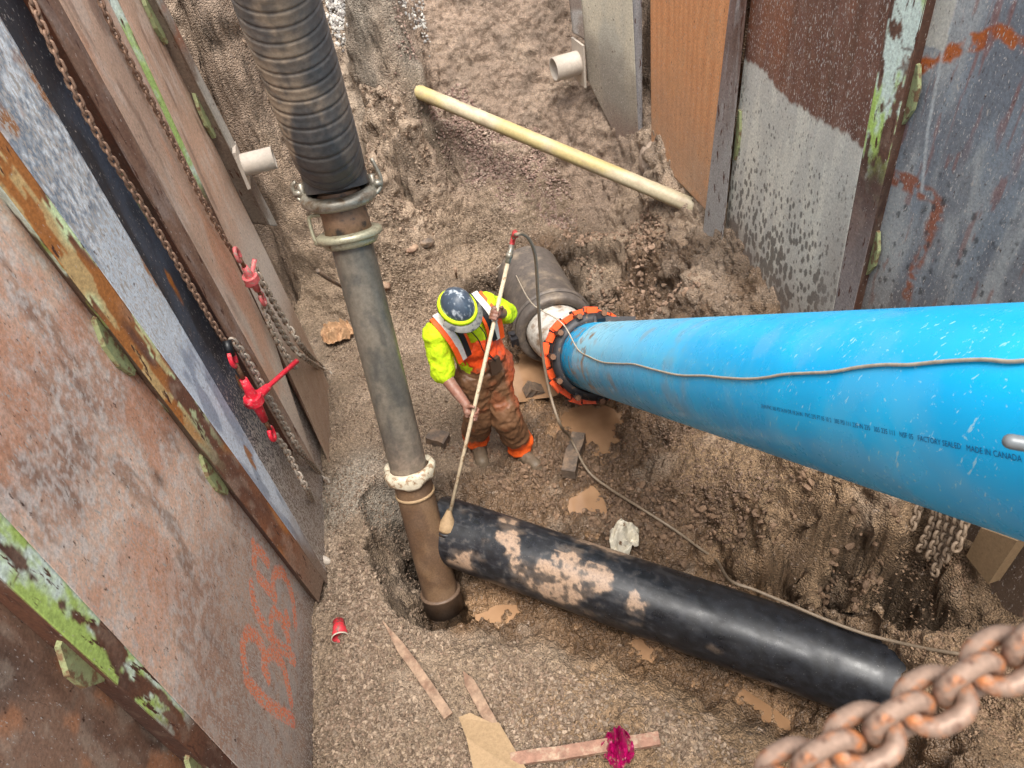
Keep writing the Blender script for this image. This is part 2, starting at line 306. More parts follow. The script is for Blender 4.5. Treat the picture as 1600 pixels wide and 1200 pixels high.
def tps_fit(lam=2e-3):
    n = len(CX); r2 = (CX[:, None]-CX)**2+(CY[:, None]-CY)**2
    K = .5*r2*np.log(r2+1e-9)+lam*np.eye(n); Q = np.stack([np.ones(n), CX, CY], 1)
    A = np.block([[K, Q], [Q.T, np.zeros((3, 3))]]); return np.linalg.solve(A, np.concatenate([CZ, np.zeros(3)]))
TW = tps_fit()
def tps(X, Y):
    r = TW[-3]+TW[-2]*X+TW[-1]*Y
    for i in range(len(CX)):
        r2 = (X-CX[i])**2+(Y-CY[i])**2; r = r+TW[i]*.5*r2*np.log(r2+1e-9)
    return r
def xwall(Y): return 1.75+(4.9-Y)*.1618
CARVE = [(650, 885, .05, .24, .42, .35, .42, .12), (612, 800, .1, .17, .2, .2, .20, .2), (756, 448, .15, .20, .30, 0, .22, .12), (905, 418, .25, .42, .22, .1, .30, .10), (975, 445, .3, .22, .26, .2, .22, .16), (890, 385, .3, .16, .10, 0, .14, .1),
         (1325, 930, .15, .44, .20, -.62, .46, .07), (1415, 965, .25, .20, .24, -.4, .44, .08), (1250, 830, .4, .10, .26, .5, .13, .2), (1345, 800, .6, .06, .2, .3, .10, .3), (1010, 480, .3, .30, .12, .2, .16, .25), (1130, 830, .2, .22, .16, -.5, .12, .3), (860, 640, .0, .5, .2, -.8, .05, .4)]
def base_h(X, Y):
    Xc = np.clip(X, -2.0, 2.8); Yc = np.clip(Y, .9, 9.0)
    z = np.clip(tps(Xc, Yc), -.3, 3.6)
    top = 3.75
    for (cx_, cy_, cz_, rx_, ry_, ro_, dp_, sf_) in CARVE:
        c_ = P(cx_, cy_, cz_); dx, dy = X-c_[0], Y-c_[1]; a_ = dx*math.cos(ro_)+dy*math.sin(ro_); b_ = -dx*math.sin(ro_)+dy*math.cos(ro_)
        q_ = np.sqrt((a_/rx_)**2+(b_/ry_)**2)+.5*(fbm(X, Y, 0, 5, 4, 51)-.5); z = z-dp_*sm(1+sf_, 1-sf_, q_)
    z = z+(top-z)*sm(0, .22, (WL-.14)-X)*(1-sm(4.40, 4.62, Y))                         # earth behind the left sheets
    z = z+(top-z)*sm(0, .8, (-1.98)-X)*sm(4.5, 4.8, Y)
    xr = xwall(Y)+.12
    z = z+(top-z)*sm(0, .25, X-xr)*(1-sm(6.3, 6.8, Y))
    z = z+(top-z)*sm(0, .9, X-1.6)*sm(6.3, 6.8, Y)
    z = z+(2.6-z)*sm(0, 1.1, .75-Y)*(Y < .8); z = np.where(Y < -.4, 2.6+(top-2.6)*sm(0, .5, -.4-Y)*.0, z)
    z = np.where(Y > 6.9, np.maximum(z, np.minimum(top, 1.2+(Y-6.9)*1.15)), z)
    far = sm(0, 1, (np.maximum(np.abs(X)-3.2, 0)+np.maximum(Y-9.3, 0)+np.maximum(-1.2-Y, 0)))
    return z+(np.where(Y < -.9, top, top)-z)*far
def zones(X, Y):
    wx = X+.10*(fbm(X, Y, 0, 4, 3, 5)-.5); wy = Y+.10*(fbm(X, Y, 0, 4, 3, 9)-.5)
    num = np.zeros(X.shape+(3,)); den = np.zeros(X.shape); g = np.zeros(X.shape)
    for i in range(len(CX)):
        w = 1/((wx-CX[i])**2+(wy-CY[i])**2+.006)**2; num += w[..., None]*CCOL[i]; g += w*CG[i]; den += w
    return num/den[..., None], g/den
def grids(lo, hi, h, outs): return np.concatenate([[-v for v in outs][::-1]+np.array([lo]) if False else lo-np.array(outs)[::-1], np.arange(lo, hi+1e-6, h), hi+np.array(outs)])
GH = .0105
PUD = [(832, 585, .34, .30, -.035, 0), (925, 675, .30, .28, -.03, .5), (916, 790, .12, .24, -.03, .1), (960, 1030, .95, .17, -.115, -.56)]
xs = grids(-2.3, 3.0, GH, [.1, .25, .5, 1, 2, 4, 8, 16, 32, 60]); ys = grids(.55, 8.6, GH, [.1, .25, .5, .9, 1.4, 2, 4, 8, 16, 32, 60])
GX, GY = np.meshgrid(xs, ys); HZ = base_h(GX, GY); ZC, GG = zones(np.clip(GX, -3, 4), np.clip(GY, 0, 9.5))
# broad lumps, clods, gravel
inside = (np.abs(GX) < 3.3) & (GY > .3) & (GY < 9)
lump = (fbm(GX, GY, HZ, 2.6, 4, 1)-.5)*.16+(fbm(GX, GY, HZ, 8, 4, 2)-.5)*(.09+.09*(1-GG))
cr = np.abs(fbm(GX, GY, HZ, 5.5, 4, 31)-.5)*2; crack = -(1-sm(0, .16, cr))*.035*(1-GG)
clod = (fbm(GX, GY, HZ, 24, 3, 3)-.5)*(.046+.045*(1-GG))
wl = (.5-worley(GX*30+2*fbm(GX, GY, 0, 9, 2, 4), GY*30, 6))*.024*GG+(.5-worley(GX*15+1.5*fbm(GX, GY, 0, 7, 2, 14), GY*15, 8))*.034*(1.1-GG)
flat = sm(.10, .30, np.sqrt(sum(((1.0 if False else 1.0)*(GX-p[0])**2+(GY-p[1])**2) for p in [P(748, 703, 0)])))
disp = (lump*.9+clod+wl+crack)*(.35+.65*flat)*inside
gy, gx = np.gradient(HZ, ys, xs); nn = np.stack([-gx, -gy, np.ones_like(HZ)], -1); nn /= np.linalg.norm(nn, axis=-1, keepdims=True)
steep = 1-nn[..., 2]
PX = GX+nn[..., 0]*disp; PY = GY+nn[..., 1]*disp; PZ = HZ+nn[..., 2]*disp
tone = .78+.5*fbm(GX, GY, HZ, 1.7, 4, 12)
wet = sm(.03, -.05, PZ)[..., None]
colr = ZC*tone[..., None]*(1-.38*sm(.5, .62, fbm(GX, GY, HZ, 5, 5, 15))*(1-GG*.6))[..., None]
pale = sm(.56, .7, fbm(GX, GY, HZ, 3.2, 5, 19))*.45; colr = mix(colr, lin((176, 154, 136)), pale)
for (a_, b_, rx_, ry_, z_, ro_) in PUD:
    c_ = P(a_, b_, z_); dx, dy = GX-c_[0], GY-c_[1]; u_ = (dx*math.cos(ro_)+dy*math.sin(ro_))/rx_; v_ = (-dx*math.sin(ro_)+dy*math.cos(ro_))/ry_
    e_ = sm(1.7, 1.05, np.hypot(u_, v_)); colr = mix(colr, lin((104, 80, 60)), e_*sm(z_+.10, z_+.03, PZ)*.75); colr = mix(colr, lin((152, 119, 90)), e_*sm(z_+.022, z_+.004, PZ))
colr = np.clip(colr*np.array([.86, .87, .83]), 0.005, .8)
ny, nx = GX.shape; idx = np.arange(ny*nx).reshape(ny, nx)
Fg = np.stack([idx[:-1, :-1].ravel(), idx[:-1, 1:].ravel(), idx[1:, 1:].ravel(), idx[1:, :-1].ravel()], 1)
ground = mk('ground', np.stack([PX.ravel(), PY.ravel(), PZ.ravel()], 1), Fg, M['ground'], cols=np.concatenate([colr.reshape(-1, 3), np.clip(.35+.65*GG, 0, 1).reshape(-1, 1)], 1)); tag(ground, kind='structure')
def gz(x, y):
    i = int(np.clip(np.searchsorted(xs, x), 1, nx-1)); j = int(np.clip(np.searchsorted(ys, y), 1, ny-1)); return float(PZ[j, i])
def G(px, py, up=0.):
    z = .1
    for _ in range(12): p = P(px, py, z); z = .5*z+.5*gz(p[0], p[1])
    return P(px, py, z)+np.array([0, 0, up])
# puddles
def puddle(cpx, cpy, rx, ry, z, rot=0):
    c = P(cpx, cpy, z); n = 40; V = [c]; F = []
    for k in range(n):
        a = 2*math.pi*k/n; r = 1+.25*(vn(math.cos(a)*2+7, math.sin(a)*2+cpx, 0, 3)-.5)
        x, y = rx*r*math.cos(a), ry*r*math.sin(a); V.append(c+np.array([x*math.cos(rot)-y*math.sin(rot), x*math.sin(rot)+y*math.cos(rot), 0])); F.append((0, k+1, (k+1) % n+1))
    o = mk('puddle', V, F, M['puddle'], smooth=False); tag(o, kind='structure')
for p_ in PUD: puddle(*p_)
# gravel: loose crushed stone, uncountable
def stones(name, regions, label_kind='stuff'):
    ico = [(-.53, .85, 0), (.53, .85, 0), (-.53, -.85, 0), (.53, -.85, 0), (0, -.53, .85), (0, .53, .85), (0, -.53, -.85), (0, .53, -.85), (.85, 0, -.53), (.85, 0, .53), (-.85, 0, -.53), (-.85, 0, .53)]
    fi = np.array([(0, 11, 5), (0, 5, 1), (0, 1, 7), (0, 7, 10), (0, 10, 11), (1, 5, 9), (5, 11, 4), (11, 10, 2), (10, 7, 6), (7, 1, 8), (3, 9, 4), (3, 4, 2), (3, 2, 6), (3, 6, 8), (3, 8, 9), (4, 9, 5), (2, 4, 11), (6, 2, 10), (8, 6, 7), (9, 8, 1)])
    ico = np.array(ico); V = []; C = []
    for poly, n, s0, s1, cset in regions:
        q = np.array([P(a, b, c)[:2] for a, b, c in poly]); lo, hi = q.min(0), q.max(0); k = 0
        while k < n:
            m = n*2; xy = lo+RNG.random((m, 2))*(hi-lo); ins = np.zeros(m, bool); j = len(q)-1; wp = xy+.30*np.stack([fbm(xy[:, 0], xy[:, 1], 0, 3, 4, 61)-.5, fbm(xy[:, 0], xy[:, 1], 0, 3, 4, 62)-.5], 1)*(1+1.2*(q[:, 1].mean() > 5))+RNG.normal(size=xy.shape)*.04
            for i in range(len(q)):
                c = ((q[i, 1] > wp[:, 1]) != (q[j, 1] > wp[:, 1])) & (wp[:, 0] < (q[j, 0]-q[i, 0])*(wp[:, 1]-q[i, 1])/(q[j, 1]-q[i, 1]+1e-9)+q[i, 0]); ins ^= c; j = i
            dens = fbm(xy[:, 0], xy[:, 1], 0, 3.5, 3, 44) > .30+.30*RNG.random(m)-.06
            xy = xy[ins & dens][:n-k]; k += len(xy)
            for x, y in xy:
                s = (s0+(s1-s0)*RNG.random()**2.2); A = RNG.normal(size=(3, 3)); Q, _ = np.linalg.qr(A)
                v = (ico*(.75+.5*RNG.random((12, 1))))*np.array([1, .75, .5])*s; v = v@Q.T
                v += np.array([x, y, gz(x, y)+s*.2]); V.append(v); c0 = lin(cset[RNG.integers(len(cset))])*(.66+.46*RNG.random()); C.append(np.repeat(c0[None], 12, 0))
    n = len(V); F = (fi[None]+(np.arange(n)*12)[:, None, None]).reshape(-1, 3)
    o = mk(name, np.concatenate(V), F, M['stone'], smooth=False, cols=np.concatenate(C)); tag(o, kind='stuff'); return o
gc = [(142, 124, 106), (126, 106, 88), (160, 140, 120), (110, 92, 76), (136, 114, 96)]
cc = [(182, 178, 170), (150, 146, 142), (128, 120, 114), (200, 194, 184)]
g1 = stones('gravel', [([(500, 860, .1), (620, 900, .1), (660, 985, .1), (760, 1000, .1), (900, 1040, .1), (1080, 1110, .1), (1190, 1200, .1), (500, 1230, .1)], 15000, .005, .018, gc),
    ([(500, 620, .1), (600, 620, .1), (640, 850, .1), (590, 880, .1), (510, 860, .1)], 3500, .004, .012, gc),
    ([(560, 440, .1), (680, 400, .1), (700, 720, .1), (600, 640, .1), (500, 560, .1)], 9000, .005, .013, gc),
    ([(640, 330, .3), (860, 330, .4), (830, 400, .3), (740, 430, .2), (640, 440, .2)], 5000, .005, .014, gc),
    ([(860, 620, .1), (1060, 640, .2), (1250, 760, .4), (1130, 850, .1), (960, 780, .1)], 3500, .004, .013, [(112, 90, 74), (134, 110, 92)]),
    ([(660, 30, 2), (860, 30, 2), (900, 260, .9), (660, 300, .5)], 6500, .006, .020, [(150, 124, 112), (134, 110, 98), (166, 146, 130)]),
    ([(690, 700, .0), (900, 720, .0), (1080, 790, .1), (1300, 800, .5), (1440, 840, .6), (1330, 980, .1), (1050, 880, .05), (840, 780, .1)], 1500, .010, .034, [(116, 92, 72), (128, 102, 80), (104, 82, 64)]),
    ([(860, 330, .4), (1000, 330, .6), (1110, 480, .6), (1000, 500, .3), (930, 400, .3)], 900, .010, .032, [(130, 106, 86), (150, 124, 104)]),
    ([(480, 380, .3), (620, 300, .5), (720, 420, .1), (560, 460, .1)], 700, .008, .026, [(140, 118, 98), (156, 132, 112)]),
    ([(1380, 820, .6), (1500, 860, .6), (1600, 1000, .6), (1600, 1190, .6), (1480, 1150, .5)], 6000, .004, .012, [(128, 102, 80), (146, 120, 96)])])
tag(g1, 'loose brown crushed gravel strewn over the floor and banks of the pit', 'gravel')
g2 = stones('crushed_rock', [([(480, -30, 2.2), (600, -20, 2.0), (640, 60, 1.6), (600, 110, 1.6), (520, 60, 1.9)], 3600, .012, .034, cc), ([(480, -40, 2.2), (660, -20, 1.9), (670, 140, 1.3), (580, 120, 1.6)], 1600, .010, .026, cc)])
tag(g2, 'pale grey crushed rock spilled down from the top of the bank', 'gravel')
# ================================================================ SHEET WALLS
def edge_on(px0, px1, p0, n):
    """a straight edge of a sheet: two points of it -> function z -> xyz"""
    a, b = onplane(*px0, p0, n), onplane(*px1, p0, n)
    return lambda z, a=a, b=b: a+(b-a)*((z-a[2])/(b[2]-a[2]))
def strip(name, e0, e1, zb0, zb1, zt, n, col, mat, par, th=.012, h=.012, off0=0., off1=0., wob=0., zbfn=None, fl=.35):
    """steel plate between the edges e0 and e1; n = normal into the pit; off = how far each edge stands proud"""
    n = np.array(n); w = np.linalg.norm((e0(2.)-e1(2.))); nu = max(2, int(w/h)); nv = int((zt-min(zb0, zb1))/h)
    u = np.linspace(0, 1, nu+1)[None, :]*np.ones((nv+1, 1)); t = np.linspace(0, 1, nv+1)[:, None]*np.ones((1, nu+1))
    zb = zb0+(zb1-zb0)*u
    if zbfn is not None: zb = zbfn(u)
    if wob: zb = zb+wob*(fbm(u*w*6, 3.3+zb0, 0, 1, 3, 77)-.5)
    Z = zb+(zt-zb)*t
    def ev(e, o): a, b = e(0.), e(4.); return (a[None, None]+(b-a)[None, None]*(Z/4)[..., None])+n*o
    A, B = ev(e0, off0), ev(e1, off1); X = A+(B-A)*u[..., None]
    X = X+n*((fbm(X[..., 1], Z, 0, 1.3, 2, 5)-.5)*.012)[..., None]
    S = u*w; c = col(S, Z, u, w)
    fa = fl(S, Z, u, w) if callable(fl) else np.full(S.shape, fl)
    c = np.concatenate([np.concatenate([c.reshape(-1, 3), fa.reshape(-1, 1)], 1)]*2)
    Vf = X.reshape(-1, 3); Vb = Vf-n*th; k = nu+1; idx = np.arange((nv+1)*k).reshape(nv+1, k); o = (nv+1)*k
    Q = np.stack([idx[:-1, :-1].ravel(), idx[:-1, 1:].ravel(), idx[1:, 1:].ravel(), idx[1:, :-1].ravel()], 1)
    fr = [Q, Q[:, ::-1]+o]
    for L in (idx[0], idx[-1][::-1], idx[:, 0][::-1], idx[:, -1]): fr.append(np.stack([L[1:], L[:-1], L[:-1]+o, L[1:]+o], 1))
    Fq = np.concatenate(fr)
    a, b, c_ = Vf[idx[0, 0]], Vf[idx[0, 1]], Vf[idx[1, 0]]
    if np.dot(np.cross(b-a, c_-a), n) < 0: Fq = Fq[:, ::-1]
    return mk(name, np.concatenate([Vf, Vb]), Fq, mat, par, cols=c)
def desat(c, a): g = c.mean(-1, keepdims=True); return c*(1-a)+g*a
def inpoly(S, Z, poly):
    ins = np.zeros(S.shape, bool); j = len(poly)-1
    for i in range(len(poly)):
        (xi, yi), (xj, yj) = poly[i], poly[j]
        ins ^= ((yi > Z) != (yj > Z)) & (S < (xj-xi)*(Z-yi)/(yj-yi+1e-9)+xi); j = i
    return ins
def dline(S, Z, pts):
    d = np.full(S.shape, 9.)
    for (ax, ay), (bx, by) in zip(pts[:-1], pts[1:]):
        t = np.clip(((S-ax)*(bx-ax)+(Z-ay)*(by-ay))/((bx-ax)**2+(by-ay)**2+1e-9), 0, 1)
        d = np.minimum(d, np.hypot(S-ax-t*(bx-ax), Z-ay-t*(by-ay)))
    return d
def rust(S, Z, a=(150, 104, 76), b=(112, 76, 56), c=(168, 150, 134), s=0, st=.5):
    q = fbm(S, Z*st, 0, 3, 5, s); q2 = fbm(S, Z*st, 0, 22, 4, s+3); q3 = fbm(S, Z*.25, 0, 14, 3, s+8)
    r = mix(lin(a), lin(b), sm(.4, .62, q)); r = mix(r, lin(c), sm(.5, .72, q2)*.5); r = mix(r, lin((86, 56, 42)), sm(.58, .75, q3)*.5); return r
def mudfoot(c, Z, z0, z1, S, s=0, col=(120, 98, 82)):
    return mix(c, lin(col), sm(z1, z0, Z+.35*(fbm(S, Z, 0, 5, 4, s)-.5)))
def flecks(c, S, Z, f, th, col, s=0, amt=1.):
    return c
def flecks_old(c, S, Z, f, th, col, s=0, amt=1.): return mix(c, lin(col), sm(th, th+.05, fbm(S, Z*.45, 0, f, 3, s))*amt)
TZL = lambda *l: [float(onplane(x, y, (-1.5, 0, 0), (1, 0, 0))[2]) for x, y in l]
TZR = lambda *l: [float(onplane(x, y, RW0, RN)[2]) for x, y in l]
def tabs(par, e, n, zs, side, o=.0, wdt=.06, hgt=.30):
    """chevron gusset plates that stick out from under a flange"""
    for z in zs:
        a = e(z)+np.array(n)*o; s = np.array([0, side, 0.])
        v = [a+[0, 0, hgt/2], a+s*wdt+[0, 0, hgt*.18], a+s*wdt+[0, 0, -hgt*.18], a+[0, 0, -hgt/2], a-s*.03+[0, 0, -hgt/2], a-s*.03+[0, 0, hgt/2]]
        v = [np.array(q) for q in v]; b = [q-np.array(n)*.02 for q in v]
        MB().add(v+b, [(0, 1, 2, 3, 4, 5), (11, 10, 9, 8, 7, 6)]+[(i, i+6, (i+1) % 6+6, (i+1) % 6) for i in range(6)]).build('tab', M['tabm'], par, smooth=False)
LN = np.array([1., 0, 0]); ZT = 4.05
def LE(a, b, x=WL): return edge_on(a, b, (x, 0, 0), LN)
def px_sz(px, py, e0, p0, n, e1=None):
    if e1 is not None:
        n1 = nrm(np.cross(e0(4.)-e0(0.), e1(2.)-e0(2.))); q = onplane(px, py, e0(2.), n1); z = q[2]; wz = np.linalg.norm(e1(z)-e0(z))
        return float(np.dot(q-e0(z), nrm(e1(z)-e0(z)))/wz*np.linalg.norm(e0(2.)-e1(2.))), float(z)
    q = onplane(px, py, p0, n); z = q[2]; return float(np.linalg.norm((q-e0(z))[:2])), float(z)
def shift(e, dy, dx=0): return lambda z: e(z)+np.array([dx, dy, 0])
# --- the six sheets of the left wall, nearest first
# A: dark brown sheet in the corner
gA = 'rusty trench sheets of the left shoring wall'
eA0 = lambda z: np.array([-1.60, -1.0, z]); eA1 = lambda z: np.array([-1.60, 1.62, z])
A = empty('shoring_sheet', (-1.6, .6, .2), 'dark brown rusty steel sheet nearest the camera, below the green-painted flange', 'shoring sheet', gA)
def cA_(S, Z, u, w):
    c = rust(S, Z, (136, 100, 76), (98, 74, 60), (160, 140, 120), 41); c = mix(c, lin((176, 112, 64)), sm(.55, .72, fbm(S, Z, 0, 7, 5, 42))*.7)
    c = mix(c, lin((176, 150, 120)), sm(.60, .68, fbm(S, Z*.6, 0, 2.6, 5, 43))*.8)
    return flecks(c, S, Z, 45, .66, (196, 186, 180), 44)
strip('web', eA0, eA1, .1, .1, ZT, LN, (lambda S, Z, u, w: np.clip(desat(cA_(S, Z, u, w), 0.22)*1.35, 0, .85)), M['sheet'], A)
# B: the big rusty sheet with the orange writing and the green flange
eBn = LE((0, 905), (325, 1200), -1.47); eBi = LE((0, 800), (372, 1200), -1.45); eBf = LE((0, 290), (505, 948), -1.53)
B = empty('shoring_sheet', (WL, 1.9, .1), 'big rust-mottled steel sheet with orange spray-paint writing and a green-painted flange', 'shoring sheet', gA)
WR = [[(100, 830), (75, 720), (75, 630), (105, 570), (160, 600), (200, 670), (213, 720), (205, 790), (240, 870)], [(225, 745), (255, 700), (290, 730), (335, 800), (355, 890), (370, 960), (385, 1020)],
      [(95, 860), (120, 905), (200, 1000), (270, 1060), (380, 1130), (400, 1150)], [(125, 270), (140, 380), (180, 480), (230, 570), (290, 650), (350, 700), (400, 755)],
      [(255, 590), (250, 500), (265, 440), (310, 480), (350, 570), (365, 640), (370, 690)], [(170, 215), (215, 270), (275, 350)], [(265, 310), (260, 240), (280, 180), (320, 185), (350, 240), (380, 330), (395, 420), (405, 520)], [(345, 460), (360, 510)],
      [(135, 0), (145, 60), (140, 130)], [(165, 40), (200, 80), (225, 125)]]
def cB_(S, Z, u, w):
    c = rust(S, Z, (196, 156, 128), (168, 128, 104), (196, 184, 172), 11, .9); c = mix(c, lin((186, 176, 168)), sm(.5, .68, fbm(S, Z, 0, 50, 3, 10))*.6)
    c = mix(c, lin((184, 118, 76)), sm(.50, .66, fbm(S, Z, 0, 3.1, 5, 17))*.6*sm(1.2, 2.2, Z))
    c = mix(c, lin((124, 98, 82)), sm(1.9, .9, Z+.5*(fbm(S, Z, 0, 2, 3, 18)-.5))*.6)
    c = mix(c, lin((150, 140, 134)), sm(1.3, .5, Z)*sm(.42, .6, fbm(S, Z, 0, 30, 3, 19))*.8)
    c = flecks(c, S, Z, 40, .64, (206, 198, 190), 12, .9)
    spot = np.exp(-(((S-.75)/.03)**2+((Z-2.05)/.06)**2)); c = mix(c, lin((90, 60, 40)), np.clip(spot, 0, 1)*.8)
    for k, pts in enumerate(WR):
        q = [px_sz(360+a/4.1375, 850+b/4.1375, eBi, (-1.48, 0, 0), LN, eBf) for a, b in pts]
        d = dline(S, Z, q); m = sm(.036, .026, d+.012*(fbm(S, Z, 0, 40, 2, 60)-.5))
        c = mix(c, lin((255, 96, 16)), m*sm(.0, .16, fbm(S, Z, 0, 60, 2, 61)))
    return mudfoot(c, Z, .0, .5, S, 13, (112, 90, 76))
strip('web', eBi, eBf, .0, .0, ZT, LN, (lambda S, Z, u, w: np.clip(desat(cB_(S, Z, u, w), 0.22)*1.55, 0, .85)), M['sheet'], B, h=.008, fl=lambda S, Z, u, w: .55+.5*sm(1.8, .8, Z))
def cgreen(sd, zlo=0, zhi=9, base=(104, 66, 46), green=(166, 188, 98), cov=.5):
    def f(S, Z, u, w):
        c = rust(S, Z, base, (80, 52, 40), (128, 104, 88), sd, .6)
        q = fbm(S, Z*.35, 0, 16, 5, sd+1)*.6+fbm(S, Z*.3, 0, 5, 3, sd+9)*.4; m = sm(cov, cov-.025, q)*sm(zlo-.1, zlo+.25, Z+.3*(fbm(S, Z, 0, 8, 3, sd+7)-.5))*sm(zhi+.1, zhi-.1, Z)
        g = mix(lin(green), lin((204, 216, 204)), sm(.40, .56, fbm(S, Z*.4, 0, 7, 4, sd+2)*.75+.25*fbm(S, Z*.4, 0, 60, 3, sd+4)+.08*sm(2.2, 1.6, Z)))
        c = mix(c, g, m); return mix(c, lin((84, 46, 30)), (1-sm(.0, .02, np.abs(fbm(S*2, Z, 0, 4, 3, sd+5)-.5)))*.8*m)
    return f
strip('flange', eBn, eBi, .0, .0, ZT, nrm([.7, -.7, 0]), cgreen(21, 1.55, 9, cov=.585), M['sheetrust'], B, h=.007)
strip('flange_lip', shift(eBn, .04, -.11), eBn, .0, .0, ZT, nrm([.3, -1, 0]), cgreen(26, 1.2, 9, cov=.4), M['sheetrust'], B, h=.012)
tabs(B, shift(eBn, .0, -.03), nrm([1, 0, 0]), TZL((138, 1012), (320, 1185)), -1, 0, .055, .26)
# C: white and blue-grey sheet with a dark band
eCn = LE((0, 290), (503, 948), -1.47); eCi = LE((0, 205), (506, 905), -1.44); eCm = LE((0, 25), (410, 725), -1.45); eCf = lambda z: np.array([-1.53, 3.95, z])
Cc = empty('shoring_sheet', (WL, 3.0, .1), 'steel sheet with a scraped white and pale blue face and a dark charcoal band', 'shoring sheet', gA)
def cC_(S, Z, u, w):
    q = fbm(S, Z*.4, 0, 90, 2, 71)*.55+fbm(S, Z*.18, 0, 12, 3, 72)*.45
    c = mix(lin((126, 134, 144)), lin((212, 214, 216)), sm(.36, .60, q+.10*sm(2.6, 1.9, Z)))
    c = mix(c, lin((198, 204, 210)), sm(2.2, 2.35, Z)*sm(2.98, 2.82, Z+.3*(fbm(S, Z, 0, 6, 3, 70)-.5))*.9)
    lo = sm(2.38, 2.2, Z+.25*(fbm(S, Z, 0, 7, 3, 73)-.5)); c = mix(c, mix(lin((148, 156, 170)), lin((196, 203, 212)), sm(.42, .6, fbm(S, Z*.3, 0, 14, 4, 74))), lo)
    c = mix(c, lin((158, 110, 74)), sm(.66, .72, fbm(S, Z*.5, 0, 7, 5, 75)))
    return mudfoot(c, Z, .3, .95, S, 76, (132, 112, 98))
def cCd(S, Z, u, w):
    c = mix(lin((72, 78, 90)), lin((48, 48, 54)), sm(.4, .6, fbm(S, Z*.4, 0, 5, 4, 81))); c = flecks(c, S, Z, 60, .56, (150, 150, 156), 82, .75)
    c = mix(c, lin((176, 106, 44)), sm(.68, .73, fbm(S*1.4, Z*.5, 0, 5, 4, 83)))
    return mudfoot(c, Z, .75, 1.5, S, 84, (128, 110, 98))
def cCr_(S, Z, u, w):
    c = rust(S, Z, (124, 78, 52), (96, 62, 46), (146, 124, 108), 91); m = sm(.47, .45, fbm(S, Z*.2, 0, 26, 4, 93))*sm(1.5, 2.4, Z); c = mix(c, lin((192, 208, 160)), m)
    c = mix(c, lin((168, 104, 44)), sm(.56, .66, fbm(S, Z*.4, 0, 5, 3, 94))*.7); return mudfoot(c, Z, .2, .9, S, 95)
strip('web', eCi, eCm, .05, .05, ZT, LN, (lambda S, Z, u, w: np.clip(desat(cC_(S, Z, u, w), 0.0)*1.2, 0, .85)), M['sheet'], Cc, h=.006, fl=lambda S, Z, u, w: .5+.5*sm(2., 2.6, Z))
strip('band', eCm, eCf, .05, .05, ZT, LN, cCd, M['sheet'], Cc, h=.010, fl=lambda S, Z, u, w: .35+.9*sm(2.2, 1.2, Z))
strip('flange', eCn, eCi, .1, .12, ZT, nrm([.7, -.7, 0]), (lambda S, Z, u, w: cCr_(S, Z, u, w)*1.25), M['sheetrust'], Cc, h=.009)
strip('flange_lip', shift(eCn, .05, -.06), eCn, .1, .1, ZT, nrm([.3, -1, 0]), cgreen(98, 1.9, 9, (92, 74, 56), (140, 156, 80), .46), M['sheetrust'], Cc, h=.012)
tabs(Cc, shift(eCn, .0, -.03), LN, TZL((190, 522), (341, 724)), -1, 0, .045, .30)
# D: brown sheet between the two chains
eDn = LE((58, 0), (402, 606), -1.40); eDi = LE((92, 0), (441, 632), -1.38); eDf = LE((170, 0), (441, 560), -1.44)
Dd = empty('shoring_sheet', (WL, 3.8, .9), 'brown steel sheet hanging between the two long chains, ending in a point above the mud', 'shoring sheet', gA)
def cD_(S, Z, u, w):
    c = rust(S, Z, (170, 134, 108), (152, 122, 100), (176, 156, 140), 101, .3); c = mix(c, lin((172, 158, 144)), sm(2.3, 1.3, Z+.9*(fbm(S, Z, 0, 2, 3, 104)-.5))*.85); c = mix(c, lin((176, 112, 66)), sm(.55, .68, fbm(S, Z*.4, 0, 3, 4, 103))*.55)
    return mudfoot(c, Z, .6, 1.2, S, 102, (146, 128, 112))
def cDr_(S, Z, u, w):
    c = rust(S, Z, (112, 84, 68), (92, 76, 70), (134, 120, 112), 111, .3); return mudfoot(c, Z, .8, 1.6, S, 113, (134, 114, 100))
strip('web', eDi, eDf, .62, 1.35, ZT, LN, (lambda S, Z, u, w: np.clip(desat(cD_(S, Z, u, w), 0.22)*1.6, 0, .85)), M['sheet'], Dd, h=.011)
strip('flange', eDn, eDi, .95, .62, ZT, nrm([.8, -.6, 0]), (lambda S, Z, u, w: cDr_(S, Z, u, w)*1.3), M['sheetrust'], Dd, h=.010)
strip('flange_lip', shift(eDn, .07, -.11), eDn, .95, .95, ZT, nrm([.2, -1, 0]), lambda S, Z, u, w: rust(S, Z, (100, 56, 34), (60, 34, 26), (84, 60, 46), 115), M['sheetrust'], Dd, h=.014)
tabs(Dd, shift(eDn, .03, -.07), LN, TZL((213, 287),), -1, 0, .04, .3)
